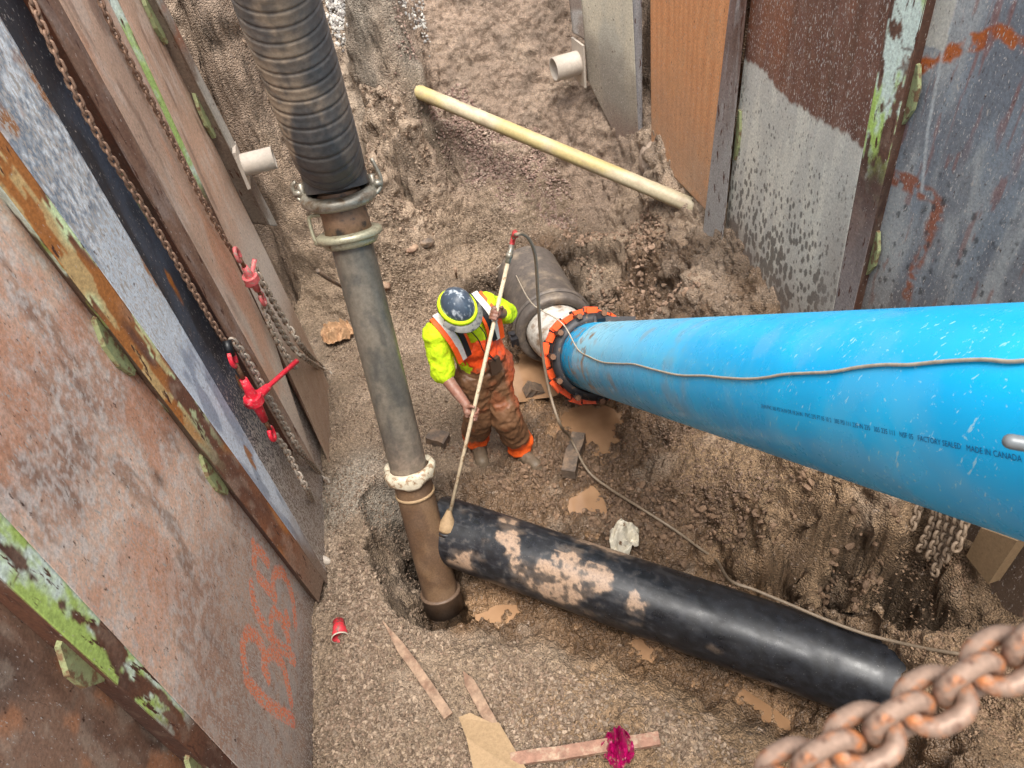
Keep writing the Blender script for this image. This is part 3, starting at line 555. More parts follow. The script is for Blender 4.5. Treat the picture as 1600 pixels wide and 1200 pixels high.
# E: brown to grey sheet with a thin green edge
eEn = LE((166, 0), (452, 594), -1.47); eEi = LE((184, 0), (456, 592), -1.45); eEf = LE((228, 0), (502, 575), -1.5)
Ee = empty('shoring_sheet', (WL, 4.3, .3), 'brown and grey steel sheet with a thin bright green edge behind the farther chain', 'shoring sheet', gA)
def cE_(S, Z, u, w):
    c = rust(S, Z, (172, 134, 106), (154, 122, 98), (178, 160, 144), 121, .3); c = mix(c, lin((172, 160, 148)), sm(2.3, 1.5, Z+.5*(fbm(S, Z, 0, 3, 3, 123)-.5)))
    return mudfoot(c, Z, .9, 1.5, S, 122, (140, 114, 92))
strip('web', eEi, eEf, .1, .1, ZT, LN, (lambda S, Z, u, w: np.clip(desat(cE_(S, Z, u, w), 0.22)*1.6, 0, .85)), M['sheet'], Ee, h=.012)
strip('flange', eEn, eEi, .3, .3, ZT, nrm([.7, -.7, 0]), cgreen(131, 2.35, 9, (112, 84, 66), (164, 190, 110), .56), M['sheetrust'], Ee, h=.008)
# F: far grey channel with the pipe stub
eFn = LE((246, 0), (405, 318), -1.42); eFi = LE((256, 0), (418, 322), -1.40); eFf = LE((262, 0), (420, 318), -1.5)
Ff = empty('shoring_sheet', (WL, 5.0, 1.9), 'narrow grey steel channel at the far left, carrying a short pipe stub', 'shoring sheet', gA)
def cF(S, Z, u, w):
    c = mix(lin((168, 162, 152)), lin((128, 112, 100)), sm(.5, .65, fbm(S, Z*.3, 0, 8, 4, 141))); return mix(c, lin((160, 92, 56)), sm(2.9, 3.1, Z)*sm(.4, .55, fbm(S, Z, 0, 5, 3, 142))*.7)
strip('web', eFn, eFi, 1.72, 1.66, ZT, LN, cF, M['sheet'], Ff, h=.010)
strip('flange_lip', shift(eFn, .02, -.11), eFn, 1.75, 1.72, ZT, nrm([.2, -1, 0]), lambda S, Z, u, w: mudfoot(rust(S, Z, (118, 92, 74), (84, 70, 60), (140, 124, 110), 145), Z, 0, 9, S, 1, (126, 110, 96)), M['sheetrust'], Ff, h=.014)
tabs(Ff, shift(eFn, .0, -.05), LN, TZL((237, 15), (315, 172)), -1, 0, .04, .3)
def stub(par, tip, base, r):
    tip, base = np.array(tip), np.array(base); d = nrm(tip-base); L = np.linalg.norm(tip-base)
    s = MB().lathe(base, d, [(-.02, r), (0, r), (L, r), (L, r*.84), (L-.12, r*.82), (L-.13, .001)], 32).build('pipe_stub', M['stubm'], par)
    b = base-d*.01; z = np.array([0, 0, 1.]); sd = nrm(np.cross(d, z)); zz = np.cross(sd, d); R = np.stack([sd, zz, d], 1)
    MB().box(b, (r*2.3, r*3.6, .02), R).build('mount_plate', M['stubm'], par, smooth=False)
    return s
q0 = onplane(380, 258, (-1.40, 0, 0), LN); q1 = onplane(418, 252, (-1.25, 0, 0), LN)
stub(Ff, q0+np.array([.19, .03, .0]), q0, .068)
# --- right wall
def RE(a, b, o=0.): return edge_on(a, b, RW0+RN*o, RN)
gR = 'steel and wood trench sheets of the right shoring wall'
# G
PG = (1.52, 6.3, 0); GN = nrm([-.75, -.66, 0])
eGf = edge_on((908, 0), (924, 200), PG, GN); eGi = edge_on((988, 0), (1000, 262), PG, GN); eGn = edge_on((1003, 0), (1004, 240), np.array(PG)+GN*-.02, GN)
Gg = empty('shoring_sheet', eGi(.7), 'beige weathered steel sheet crossing behind the yellow pipe, farthest on the right wall', 'shoring sheet', gR)
def cG(S, Z, u, w):
    c = mix(lin((190, 180, 160)), lin((172, 166, 152)), sm(.4, .6, fbm(S, Z*.15, 0, 9, 4, 151))); c = mix(c, lin((120, 110, 100)), sm(1.9, 1.5, Z+.4*(u-.3)+.5*(fbm(S, Z*.4, 0, 9, 3, 153)-.5))*.7)
    return mudfoot(c, Z, .7, 1.3, S, 152, (124, 100, 88))
strip('web', eGf, eGi, 1.0, .55, ZT, GN, cG, M['sheet'], Gg, h=.016, zbfn=lambda u: 1.35-.95*u)
strip('flange', eGi, eGn, .9, 1.0, ZT, nrm([-.3, -1, 0]), lambda S, Z, u, w: rust(S, Z, (138, 134, 134), (118, 104, 98), (156, 150, 146), 155, .2), M['sheetrust'], Gg, h=.016)
strip('side_plate', edge_on((889, 0), (906, 150), np.array(PG)+GN*.02, GN), eGf, 1.75, 1.7, ZT, GN, lambda S, Z, u, w: mix(lin((158, 152, 146)), lin((132, 118, 108)), sm(.4, .6, fbm(S, Z, 0, 9, 3, 156))), M['sheet'], Gg, h=.018)
qb = onplane(903, 98, np.array(PG)+GN*.03, GN); stub(Gg, qb+nrm([-1, -.25, 0])*.24, qb, .105)
# H orange wood-grained sheet
eHf = RE((1016, 0), (1018, 240), .03); eHi = RE((1140, 0), (1102, 330), .05); eHn = RE((1166, 0), (1127, 395), .02)
Hh = empty('timber_sheet', eHi(.9), 'orange-brown wood-grained sheet with a slanting lower edge, above the right end of the yellow pipe', 'shoring sheet', gR)
def cH(S, Z, u, w):
    g = S*9+2.6*fbm(S, Z*.35, 0, 2.2, 3, 161); rings = .5+.5*np.sin(g*7); f = fbm(S, Z*.05, 0, 70, 3, 162)
    c = mix(lin((224, 160, 110)), lin((200, 132, 84)), rings*.5+.4*f); c = mix(c, lin((176, 148, 124)), sm(2.2, 1.0, Z+.4*(fbm(S, Z, 0, 3, 3, 163)-.5))*.7); return mix(c, lin((206, 150, 106)), sm(.6, .7, fbm(S, Z, 0, 5, 3, 164))*.5)
zHl = eHf; a_, b_ = onplane(1018, 240, RW0+RN*.03, RN)[2], onplane(1105, 330, RW0+RN*.05, RN)[2]
strip('face_panel', eHf, eHi, a_, b_, ZT, RN, cH, M['sheet'], Hh, h=.012, zbfn=lambda u: a_+(b_-a_)*u**1.1)
zi = onplane(1115, 392, RW0+RN*.03, RN)[2]
strip('flange', eHi, eHn, zi+.06, zi, ZT, nrm(RN+np.array([0, -.9, 0])), lambda S, Z, u, w: mudfoot(rust(S, Z, (120, 96, 88), (104, 78, 66), (168, 164, 162), 165, .2), Z, 1.0, 2.6, S, 166, (158, 154, 150)), M['sheetrust'], Hh, h=.009)
tabs(Hh, shift(eHn, 0, .03), RN, TZR((1142, 208),), -1, 0, .03, .36)
# J rust above, pale primer below
eJf = RE((1172, 0), (1118, 500), -.03); eJi = RE((1392, 0), (1318, 400), .04); eJn = RE((1447, 0), (1332, 490), .03)
Jj = empty('shoring_sheet', eJf(.5), 'steel sheet rusty brown above and pale grey below with dark mud spatter', 'shoring sheet', gR)
JB = [(1160, 95), (1190, 110), (1225, 150), (1260, 175), (1290, 195), (1330, 215), (1350, 235)]
def cJ(S, Z, u, w):
    q = [px_sz(a, b, eJf, RW0, RN, eJi) for a, b in JB]; qs = np.array([t[0] for t in q]); qz = np.array([t[1] for t in q]); o = np.argsort(qs)
    line = np.interp(S, qs[o], qz[o]); m = sm(-.015, .015, Z-line+.07*(fbm(S, Z*.25, 0, 26, 3, 171)-.5))
    c = mix(lin((212, 207, 194)), lin((196, 192, 182)), sm(.4, .6, fbm(S, Z*.15, 0, 12, 3, 172)))
    r = rust(S, Z, (122, 84, 70), (112, 76, 62), (130, 98, 84), 173, .3); r = flecks(r, S, Z, 40, .60, (196, 180, 168), 174, .85); r = mix(r, lin((150, 92, 60)), sm(.5, .7, fbm(S, Z*.3, 0, 4, 3, 176))*.5)
    c = mix(c, r, m)
    sz_ = .5+.9*vn(S*23, Z*13, 0, 178); sp = sm(.0, .06, .42*sz_*(.20+1.0*sm(2.2, .9, Z))-worley(S*24, Z*13, 175)+.45*(fbm(S, Z, 0, 7, 3, 179)-.5)-.02); c = mix(c, lin((88, 82, 76)), sp*(1-m)*.8)
    c = mix(c, lin((150, 142, 136)), sm(.8, .95, u)*sm(2.2, 1.5, Z)*.5)
    return mudfoot(c, Z, .45, 1.35, S, 177, (126, 108, 96))
strip('web', eJf, eJi, .3, .3, ZT, RN, cJ, M['sheet'], Jj, h=.007, fl=lambda S, Z, u, w: .05+.62*sm(1.95, 2.1, Z))
strip('flange', eJi, eJn, .3, .3, ZT, nrm(RN+np.array([0, -.7, 0])), lambda S, Z, u, w: mudfoot(cgreen(181, 2.15, 9, (118, 84, 66), (172, 198, 100), .56)(S, Z, u, w), Z, 1.2, 2.3, S, 182, (140, 132, 130)), M['sheetrust'], Jj, h=.008)
strip('flange_lip', eJn, shift(eJn, .03, .10), .3, .3, ZT, nrm([-.1, -1, 0]), lambda S, Z, u, w: rust(S, Z, (84, 54, 40), (60, 40, 32), (100, 80, 66), 185), M['sheetrust'], Jj, h=.014)
tabs(Jj, shift(eJn, 0, .03), RN, TZR((1413, 145), (1351, 388)), -1, 0, .045, .28)
# K blue-grey bare steel
eKf = lambda z: np.array([xwall(3.35)+.03, 3.35, z]); eKi = lambda z: np.array([xwall(.2)+.0, .2, z])
Kk = empty('shoring_sheet', (xwall(2.), 2., .5), 'blue-grey bare steel sheet with rust-orange streaks, behind the blue pipe', 'shoring sheet', gR)
KM = [[(1425, 110), (1470, 90), (1520, 68), (1565, 50), (1600, 78)]], [[(1395, 275), (1430, 290), (1470, 318), (1450, 370), (1425, 430), (1415, 460)]]
def cK(S, Z, u, w):
    c = mix(lin((132, 138, 144)), lin((160, 161, 160)), sm(.38, .6, fbm(S, Z*.15, 0, 9, 5, 191))); c = mix(c, lin((108, 110, 116)), sm(.48, .66, fbm(S, Z*.2, 0, 12, 5, 192))*.7)
    c = flecks(c, S, Z, 60, .58, (190, 192, 194), 193, .6); c = mix(c, lin((140, 72, 48)), sm(.68, .74, fbm(S, Z*.16, 0, 26, 4, 194))*.45)
    for (pts, wd, cl) in ((KM[0][0], .035, (176, 92, 40)), (KM[1][0], .05, (150, 92, 70))):
        q = [px_sz(a, b, eKf, RW0, RN, eKi) for a, b in pts]; d = dline(S, Z, q); c = mix(c, lin(cl), sm(wd, wd*.4, d+.06*(fbm(S, Z, 0, 14, 4, 196)-.5))*sm(.3, .5, fbm(S, Z, 0, 20, 3, 197)))
    c = mix(c, lin((140, 74, 54)), sm(.62, .70, fbm(S, Z*.10, 0, 34, 3, 199))*sm(2.3, 2.8, Z)*.55)
    sp = sm(.0, .05, .20*vn(S*14, Z*8, 0, 6)-worley(S*14, Z*8, 198)+.05)*sm(2.5, 2.2, Z); c = mix(c, lin((70, 70, 72)), sp*.8)
    q = [px_sz(a, b, eKf, RW0, RN, eKi) for a, b in [(1495, 0), (1470, 90), (1450, 200), (1440, 300)]]; c = mix(c, lin((196, 198, 196)), sm(.014, .004, dline(S, Z, q))*.7)
    q = [px_sz(a, b, eKf, RW0, RN, eKi) for a, b in [(1447, 0), (1495, 0), (1475, 80), (1440, 70)]]; c = mix(c, lin((198, 192, 178)), inpoly(S+.02*(fbm(S, Z, 0, 12, 2, 3)-.5), Z, q)*.9)
    return mudfoot(c, Z, .9, 1.9, S, 195, (112, 94, 80))
strip('web', eKf, eKi, .45, .45, ZT, RN, cK, M['sheet'], Kk, h=.009, fl=.55)
bl = [onplane(x, y, RW0+RN*.02, RN) for x, y in ((1528, 858), (1548, 820), (1605, 836), (1562, 906))]
bl = [onplane(x, y, RW0+RN*.02, RN) for x, y in ((1528, 862), (1552, 818), (1610, 838), (1563, 906))]
b2 = [p+RN*.07 for p in bl]
MB().add(bl+b2, [(3, 2, 1, 0), (4, 5, 6, 7), (0, 1, 5, 4), (1, 2, 6, 5), (2, 3, 7, 6), (3, 0, 4, 7)]).build('stiffener_block', M['card'], Kk, smooth=False)
# ================================================================ PIPES
def pipe_cols(p0, d, ts, n, fn):
    pass
def colpipe(name, pts, r, n, mat, fn, par=None, closed_end=(False, False), wall=.02):
    """pipe along pts (dense) with colours from fn(t, ang, X); r scalar or list"""
    pts = [np.array(p, float) for p in pts]; m = len(pts); rs = np.full(m, r) if np.isscalar(r) else np.array(r); V = []; T = []; AA = []
    up = None; L = 0
    for i in range(m):
        a, b = pts[max(i-1, 0)], pts[min(i+1, m-1)]; t = nrm(b-a)
        if up is None: up = nrm(np.array([0, 0, 1.])-t*t[2])
        up = nrm(up-t*np.dot(up, t)); w = np.cross(t, up); L += np.linalg.norm(pts[i]-pts[i-1]) if i else 0
        for k in range(n):
            q = 2*math.pi*k/n; V.append(pts[i]+rs[i]*(math.cos(q)*up+math.sin(q)*w)); T.append(L); AA.append(q)
    idx = np.arange(m*n).reshape(m, n); F = np.stack([idx[:-1].ravel(), np.roll(idx, -1, 1)[:-1].ravel(), np.roll(idx, -1, 1)[1:].ravel(), idx[1:].ravel()], 1)
    V = np.array(V); c = fn(np.array(T), np.array(AA), V)
    # inner wall + rims
    Vi = []
    for i in range(m):
        Vi.append(pts[i]+(V[i*n:(i+1)*n]-pts[i])*((rs[i]-wall)/rs[i]))
    Vi = np.concatenate(Vi); o = m*n; Fi = F[:, ::-1]+o
    r0 = np.stack([idx[0], idx[0]+o, np.roll(idx[0], -1)+o, np.roll(idx[0], -1)], 1); r1 = np.stack([idx[-1], np.roll(idx[-1], -1), np.roll(idx[-1], -1)+o, idx[-1]+o], 1)
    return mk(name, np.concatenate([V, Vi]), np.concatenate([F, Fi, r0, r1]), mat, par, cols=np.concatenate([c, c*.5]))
def seg(a, b, n): a, b = np.array(a), np.array(b); return [a+(b-a)*k/n for k in range(n+1)]
# blue pipe
bd = nrm(ray(645, 517)); rr = ray(930, 558); BA = CAM+rr*((HC-.55)/-rr[2]); BR = .253
B0 = BA+bd*.08; B1 = BA-bd*5.6
BL = empty('water_main_pipe', B0, 'large bright blue plastic pipe slanting down from the right into the pit', 'pipe')
def cBlue(T, Aa, X):
    s = Aa*BR; f1 = fbm(X[:, 0], X[:, 1], X[:, 2], 3, 3, 201)
    c = mix(lin((14, 184, 240)), lin((8, 172, 230)), sm(.4, .6, f1))
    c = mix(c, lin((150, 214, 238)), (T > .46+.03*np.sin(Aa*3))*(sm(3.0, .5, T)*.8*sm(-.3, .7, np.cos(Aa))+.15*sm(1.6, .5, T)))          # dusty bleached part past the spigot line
    n2 = fbm(X[:, 0], X[:, 1], X[:, 2], 22, 4, 203); n4 = fbm(X[:, 0], X[:, 1], X[:, 2], 6, 5, 204); c = mix(c, lin((150, 128, 104)), sm(.60, .68, n2)*sm(1.3, .4, T)*.9); c = mix(c, lin((110, 180, 212)), sm(.52, .66, n4)*.25); c = mix(c, lin((150, 140, 124)), sm(.62, .70, n4)*sm(3.6, 1.0, T)*.5)
    
    c = mix(c, lin((140, 116, 92)), sm(.53, .62, n2)*np.exp(-((T-.75)/.08)**2)*.9)
    return c
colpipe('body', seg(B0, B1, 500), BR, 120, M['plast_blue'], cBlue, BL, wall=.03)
def cyl_hit(px, py, p0, d, r):
    o = CAM-p0; v = ray(px, py); v = v/np.linalg.norm(v); a = v-d*np.dot(v, d); b = o-d*np.dot(o, d)
    A_, B_, C_ = a@a, 2*a@b, b@b-r*r; disc = B_*B_-4*A_*C_
    if disc < 0: t = -B_/(2*A_)
    else: t = (-B_-math.sqrt(disc))/(2*A_)
    return CAM+v*t
# printing on the blue pipe: runs along a generator
def pr(p): q = np.array(p)-CAM; w = q@FW; return 800+FP*(q@RT)/w, 600-FP*(q@UP)/w
bu = nrm(np.cross(bd, [0, 0, 1])); bw = np.cross(bd, bu)
def pipe_text(body, px0, px1, hgt, off=0.):
    h0, h1 = cyl_hit(*px0, BA, bd, BR), cyl_hit(*px1, BA, bd, BR)
    def ta(h): q = h-BA; t = -q@bd; return t, math.atan2(q@bw, q@bu)
    (t0, a0), (t1, a1) = ta(h0), ta(h1)
    cu = bpy.data.curves.new('t', 'FONT'); cu.body = body; cu.size = 1; cu.resolution_u = 2; o = bpy.data.objects.new('t', cu); COL.objects.link(o)
    dg = bpy.context.evaluated_depsgraph_get(); me = bpy.data.meshes.new_from_object(o.evaluated_get(dg)); bpy.data.objects.remove(o)
    bm = bmesh.new(); bm.from_mesh(me); xs_ = [v.co.x for v in bm.verts]; wd = max(xs_)
    sgn = 1
    for v in bm.verts:
        f = v.co.x/wd; t = t0+(t1-t0)*f; a = a0+(a1-a0)*f; a += -TS*(v.co.y)*hgt/BR
        v.co = Vector(BA-bd*t+(BR+.0012)*(math.cos(a)*bu+math.sin(a)*bw))
    bm.to_mesh(me); bm.free(); me.materials.clear(); me.materials.append(M['ink']); ob = bpy.data.objects.new('printed_line', me); link(ob, BL)
# sign of 'up' in the picture along the angle
_h0 = cyl_hit(1400, 680, BA, bd, BR); q_ = _h0-BA; a_0 = math.atan2(q_@bw, q_@bu); t_0 = -q_@bd
_p0 = pr(BA-bd*t_0+BR*(math.cos(a_0)*bu+math.sin(a_0)*bw)); _p1 = pr(BA-bd*t_0+BR*(math.cos(a_0+.02)*bu+math.sin(a_0+.02)*bw)); TS = 1 if _p1[1] > _p0[1] else -1
pipe_text('24 IN PVC 305 PSI 24 IN DR 18 24 IN   PVC 235 FT 05 10 2   305 PSI 111 235 IN 235   305 235 111   NSF 05   FACTORY SEALED   MADE IN CANADA', (1190, 637), (1598, 722), .017)
# pale cable lying on the blue pipe
cp = [G(778, 432, .10), G(800, 445, .25), D(825, 466, 5.45), D(848, 486, 5.2), D(868, 497, 5.02), D(884, 512, 4.98)]
for x, y in ((903, 546), (922, 558), (942, 566), (965, 568), (990, 569), (1020, 577), (1060, 586), (1100, 587), (1130, 590), (1165, 592), (1195, 590), (1225, 585), (1260, 583), (1300, 581), (1340, 574), (1380, 570), (1420, 570), (1460, 566), (1500, 563), (1540, 562), (1580, 565), (1620, 561), (1680, 556), (1760, 560)):
    h = cyl_hit(x, y, BA, bd, BR+.006); cp.append(h)
tag(MB().tube(spline(cp, 5), .0045, 8).build('cable', M['whitecable']), 'thin pale cable lying in waves along the top of the blue pipe', 'cable')
# bell pipe
ZB = .33; bm0 = P(868, 516, ZB); bm1 = P(824, 425, .27); bdv = nrm(bm1-bm0)
BE = empty('bell_pipe', bm0, 'dark grey pipe with a wide bell mouth lying in the mud behind the worker', 'pipe')
MB().lathe(bm0, bdv, [(.06, .245), (.0, .25), (-.012, .30), (-.005, .318), (.05, .322), (.10, .312), (.13, .298), (.62, .285), (.9, .28)], 64).build('bell', M['clay'], BE)
MB().lathe(bm0, bdv, [(.075, .322), (.09, .334), (.115, .332), (.125, .312)], 64).build('rib', M['clay'], BE)
sd_ = nrm(np.cross(bdv, [0, 0, 1])); R_ = np.stack([sd_, np.cross(sd_, bdv), bdv], 1)
for sgn in (-1,):
    c = bm0+sd_*sgn*.345*(1 if pr(bm0+sd_)[0] > pr(bm0)[0] else -1)+bdv*.03
    MB().box(c, (.06, .07, .12), R_).lathe(c+np.array([0, 0, .03]), [0, 0, 1], [(0, .022), (.03, .022), (.03, .001)], 8).build('bolt_lug', M['castiron'], BE, smooth=False)
# white spigot from the bell to the blue pipe, bending
sp = spline([bm0+bdv*.12, bm0-bdv*.02, bm0*.5+(BA+bd*.26)*.5+np.array([0, 0, .0]), BA+bd*.24, BA+bd*.06], 6)
MB().tube(sp, .236, 64, caps=False).build('spigot', M['whitepvc'], BE)
# restraint: black gland rings, orange chain segments, bolts
CPt = B0-bd*.0
RS = empty('pipe_restraint', CPt, 'restraint harness of orange segments and dark bolts round the end of the blue pipe', 'pipe restraint')
MB().lathe(B0-bd*.10, bd, [(-.005, .266), (-.005, .318), (.03, .322), (.04, .30), (.04, .266)], 72).build('gland_ring', M['castiron'], RS)
MB().lathe(B0+bd*.09, bd, [(-.0, .242), (.0, .315), (.04, .318), (.05, .29), (.05, .242)], 72).build('gland_ring', M['castiron'], RS)
n_ = 22
for k in range(n_):
    a = 2*math.pi*(k+.5)/n_; rad = math.cos(a)*bu+math.sin(a)*bw; tg = -math.sin(a)*bu+math.cos(a)*bw; R_ = np.stack([tg, bd, rad], 1); rj = .332+.012*((k*7) % 5-2)/2; R_ = R_@np.array([[1, 0, .12*((k*3) % 3-1)], [0, 1, 0], [0, 0, 1]]); c0 = B0+bd*(.10+.012*((k*5) % 3-1))+rad*rj
    mb = MB().box(c0, (.072, .080, .044), R_).box(c0+rad*.006, (.102, .044, .040), R_); mb.build('orange_segment', M['orange'], RS, smooth=False)
    a2 = 2*math.pi*k/n_; rad = math.cos(a2)*bu+math.sin(a2)*bw; c1 = B0+bd*.10+rad*.345
    MB().lathe(c1, rad, [(-.03, .016), (.018, .016), (.02, .012), (.02, .001)], 6).build('bolt', M['castiron'], RS, smooth=False)
    if k % 2 == 0:
        c2 = B0+rad*.322
        MB().tube([c2-bd*.13, c2+bd*.14], .011, 8).build('tie_rod', M['castiron'], RS)
        MB().lathe(c2-bd*.115, bd, [(-.028, .001), (-.028, .022), (.0, .024), (.0, .001)], 6).build('nut', M['boltm'], RS, smooth=False)
        tg = -math.sin(a2)*bu+math.cos(a2)*bw; R2 = np.stack([tg, bd, rad], 1); MB().box(B0-bd*.08+rad*.315, (.05, .07, .04), R2, ).build('wedge_lug', M['castiron'], RS, smooth=False)
# loose clamp arm behind
q = D(960, 500, 5.35); MB().box(q, (.30, .05, .04), np.stack([nrm(RT), UP, -FW], 1)).box(q+RT*-.1+UP*.01, (.06, .07, .06)).build('clamp_arm', M['castiron'], RS, smooth=False)
q = B0-bd*.22-bw*0; 
# black pipe
k0 = P(686, 827, .2); k1 = P(1100, 966, .2)-np.array([0, 0, 0]); kdir = nrm((P(1395, 1072, .2)-k0))
kp = [k0+kdir*t for t in np.linspace(0, 3.5, 400)]
for i in range(len(kp)):
    t = np.linalg.norm(kp[i]-k0); kp[i] = kp[i]+np.array([0, 0, .02+.0*t])+np.array([.1, -.15, 0])*max(0, t-1.9)**2*.10
KR = .217; AK_ = .15
def cBlk(T, Aa, X):
    n1 = fbm(X[:, 0], X[:, 1], X[:, 2], 6, 5, 211); n2 = fbm(X[:, 0], X[:, 1], X[:, 2], 30, 4, 212); n1 = n1+.06*(fbm(X[:, 0], X[:, 1], X[:, 2], 55, 3, 213)-.5); up = np.cos(Aa)
    c = mix(lin((26, 27, 30)), lin((36, 38, 43)), sm(.35, .7, n2)); c = mix(c, lin((58, 58, 60)), sm(.6, .72, fbm(T*8, Aa*16, 0, 1, 4, 215))*sm(2.6, 1., T)*.6); bp_ = .5+.5*np.exp(-((T-.45)/.22)**2)+.55*np.exp(-((T-.95)/.25)**2)-1.2*sm(1.3, 1.6, T)-.6*sm(.22, .1, T); m = sm(.545, .575, n1+.17*(bp_-.85)+.10*(np.exp(-((Aa-AK_)/.55)**2)-.45))*sm(.3, .6, up+.35)
    sf = sm(.46, .60, n1+.17*(bp_-.85)+.08*(fbm(T*3, Aa*14, 0, 1, 4, 216)-.5)); c = mix(c, lin((120, 104, 90)), sf*.45*sm(.1, .6, up+.3)); c = mix(c, lin((160, 134, 112)), np.clip(m*sm(.3, .5, n2), 0, 1)*.9); c = mix(c, lin((96, 90, 84)), sm(.60, .74, n2)*sm(2.0, .8, T)*.4)
    return c
BP = empty('sewer_pipe', k0, 'long black plastic pipe lying in the muddy channel, blotched with pale mud', 'pipe')
colpipe('body', kp, KR, 190, M['black_hdpe'], cBlk, BP, wall=.025)
# vertical suction line
sB = P(694, 948, -.2); sT = D(546, 366, 3.98); sdv = nrm(sT-sB); SL = np.linalg.norm(sT-sB)
def tt(py):        # distance along the pipe for a photo row
    best = min(np.linspace(0, SL+.2, 400), key=lambda t: abs(pr(sB+sdv*t)[1]-py)); return best
tj = tt(735)
SU = empty('suction_pipe', sB, 'tall steel suction pipe standing in the hole, hanging from the ribbed hose', 'pipe')
def cSt(T, Aa, X):
    z = X[:, 2]; n1 = fbm(X[:, 0]*3, X[:, 1]*3, z*.7, 4, 5, 221); c = mix(lin((96, 92, 84)), lin((120, 112, 100)), sm(.35, .65, n1)); c = mix(c, lin((70, 70, 68)), sm(.5, .66, fbm(X[:, 0]*4, X[:, 1]*4, z*.5, 6, 4, 223))*.5)
    sw = fbm(X[:, 0], X[:, 1], z+.3*fbm(X[:, 0], X[:, 1], z, 5, 2, 9), 9, 3, 224); c = mix(c, lin((150, 134, 118)), (1-sm(0, .05, np.abs(sw-.5)))*sm(1.15, .9, z)*.75)
    return mix(c, lin((128, 112, 98)), sm(1.3, .8, z)*.5)
def cMd(T, Aa, X): return mix(lin((112, 88, 66)), lin((92, 70, 52)), sm(.4, .6, fbm(X[:, 0], X[:, 1], X[:, 2], 7, 4, 226)))
colpipe('upper_tube', seg(sB+sdv*tj, sT+sdv*.05, 130), .113, 64, M['steelpipe'], cSt, SU, wall=.006)
colpipe('lower_tube', seg(sB, sB+sdv*(tj+.03), 80), .117, 64, M['mudpipe'], cMd, SU, wall=.01)
MB().lathe(sB, sdv, [(-.01, .118), (-.01, .131), (.12, .131), (.125, .136), (.137, .136), (.14, .118)], 56).build('tip_sleeve', M['mudpipe'], SU)
V_ = [o for o in bpy.data.objects if o.name == 'tip_sleeve'][0].data; a_ = V_.color_attributes.new('Col', 'FLOAT_COLOR', 'POINT'); a_.data.foreach_set('color', np.tile(np.append(lin((96, 76, 60)), 1), len(V_.vertices)).astype(np.float32))
# ragged pale collar at the joint
mb = MB(); n = 72; V = []; 
pf = [(.03, .119), (.035, .150), (.01, .163), (-.03, .160), (-.055, .150), (-.06, .121)]
su_ = nrm(np.cross(sdv, [1, 0, 0])); sw_ = np.cross(sdv, su_)
for j, (t, r) in enumerate(pf):
    for k in range(n):
        a = 2*math.pi*k/n; f = vn(math.cos(a)*3+9, math.sin(a)*3, j*.4, 5)-.5; V.append(sB+sdv*(tj+t+.05*f*(j > 2)+.02*f)+(r+.028*f)*(math.cos(a)*su_+math.sin(a)*sw_))
mk('joint_collar', V, [(j*n+k, j*n+(k+1) % n, (j+1)*n+(k+1) % n, (j+1)*n+k) for j in range(len(pf)-1) for k in range(n)], M['lip'], SU)
MB().lathe(sB+sdv*(tj-.16), sdv, [(-.01, .117), (-.008, .124), (.008, .124), (.01, .117)], 56).build('band', M['card'], SU)
# ribbed hose with its clamps
hT = sT+sdv*.245
hp = spline([hT, hT+sdv*.12, D(505, 222, 3.50), D(469, 108, 3.16), D(433, 0, 2.88), D(402, -120, 2.6), D(376, -280, 2.3), D(352, -500, 1.98)], 76)
hl = np.concatenate([[0], np.cumsum([np.linalg.norm(hp[i+1]-hp[i]) for i in range(len(hp)-1)])]); HR = .163
pitch = .072
hr = [HR+(.003-.007*math.exp(-(((l/pitch) % 1-.5)/.10)**2)+.004*abs((l/pitch+.5) % 1-.5) if l > .16 else .004) for l in hl]
HO = empty('ribbed_hose', hT, 'thick grey-black ribbed suction hose coming down from the top of the photo', 'hose')
def cHo(T, Aa, X):
    n1 = fbm(X[:, 0], X[:, 1], X[:, 2], 5, 4, 231); n2 = fbm(X[:, 0]*1.3, X[:, 1]*1.0, X[:, 2]*1.0, 20, 5, 232)
    c = mix(lin((152, 134, 114)), lin((116, 108, 100)), sm(.42, .6, n1)); c = mix(c, lin((74, 74, 74)), sm(.46, .64, n2)*.6)
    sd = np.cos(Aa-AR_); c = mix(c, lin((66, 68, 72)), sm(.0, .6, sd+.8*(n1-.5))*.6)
    # wet patch with a rounded top near the lower end
    dq = (Aa-AF_+.25+math.pi) % (2*math.pi)-math.pi; wetm = np.maximum(sm(.03, -.03, T-(.82-.62*dq**2)+.05*(n1-.5)), sm(.26, .2, T)); c = mix(c, lin((62, 66, 70)), wetm*.8)
    ph = np.abs((T/pitch) % 1-.5); c = mix(c, lin((50, 44, 40)), sm(.07, .03, ph)*(T > .16)*.5)
    return c
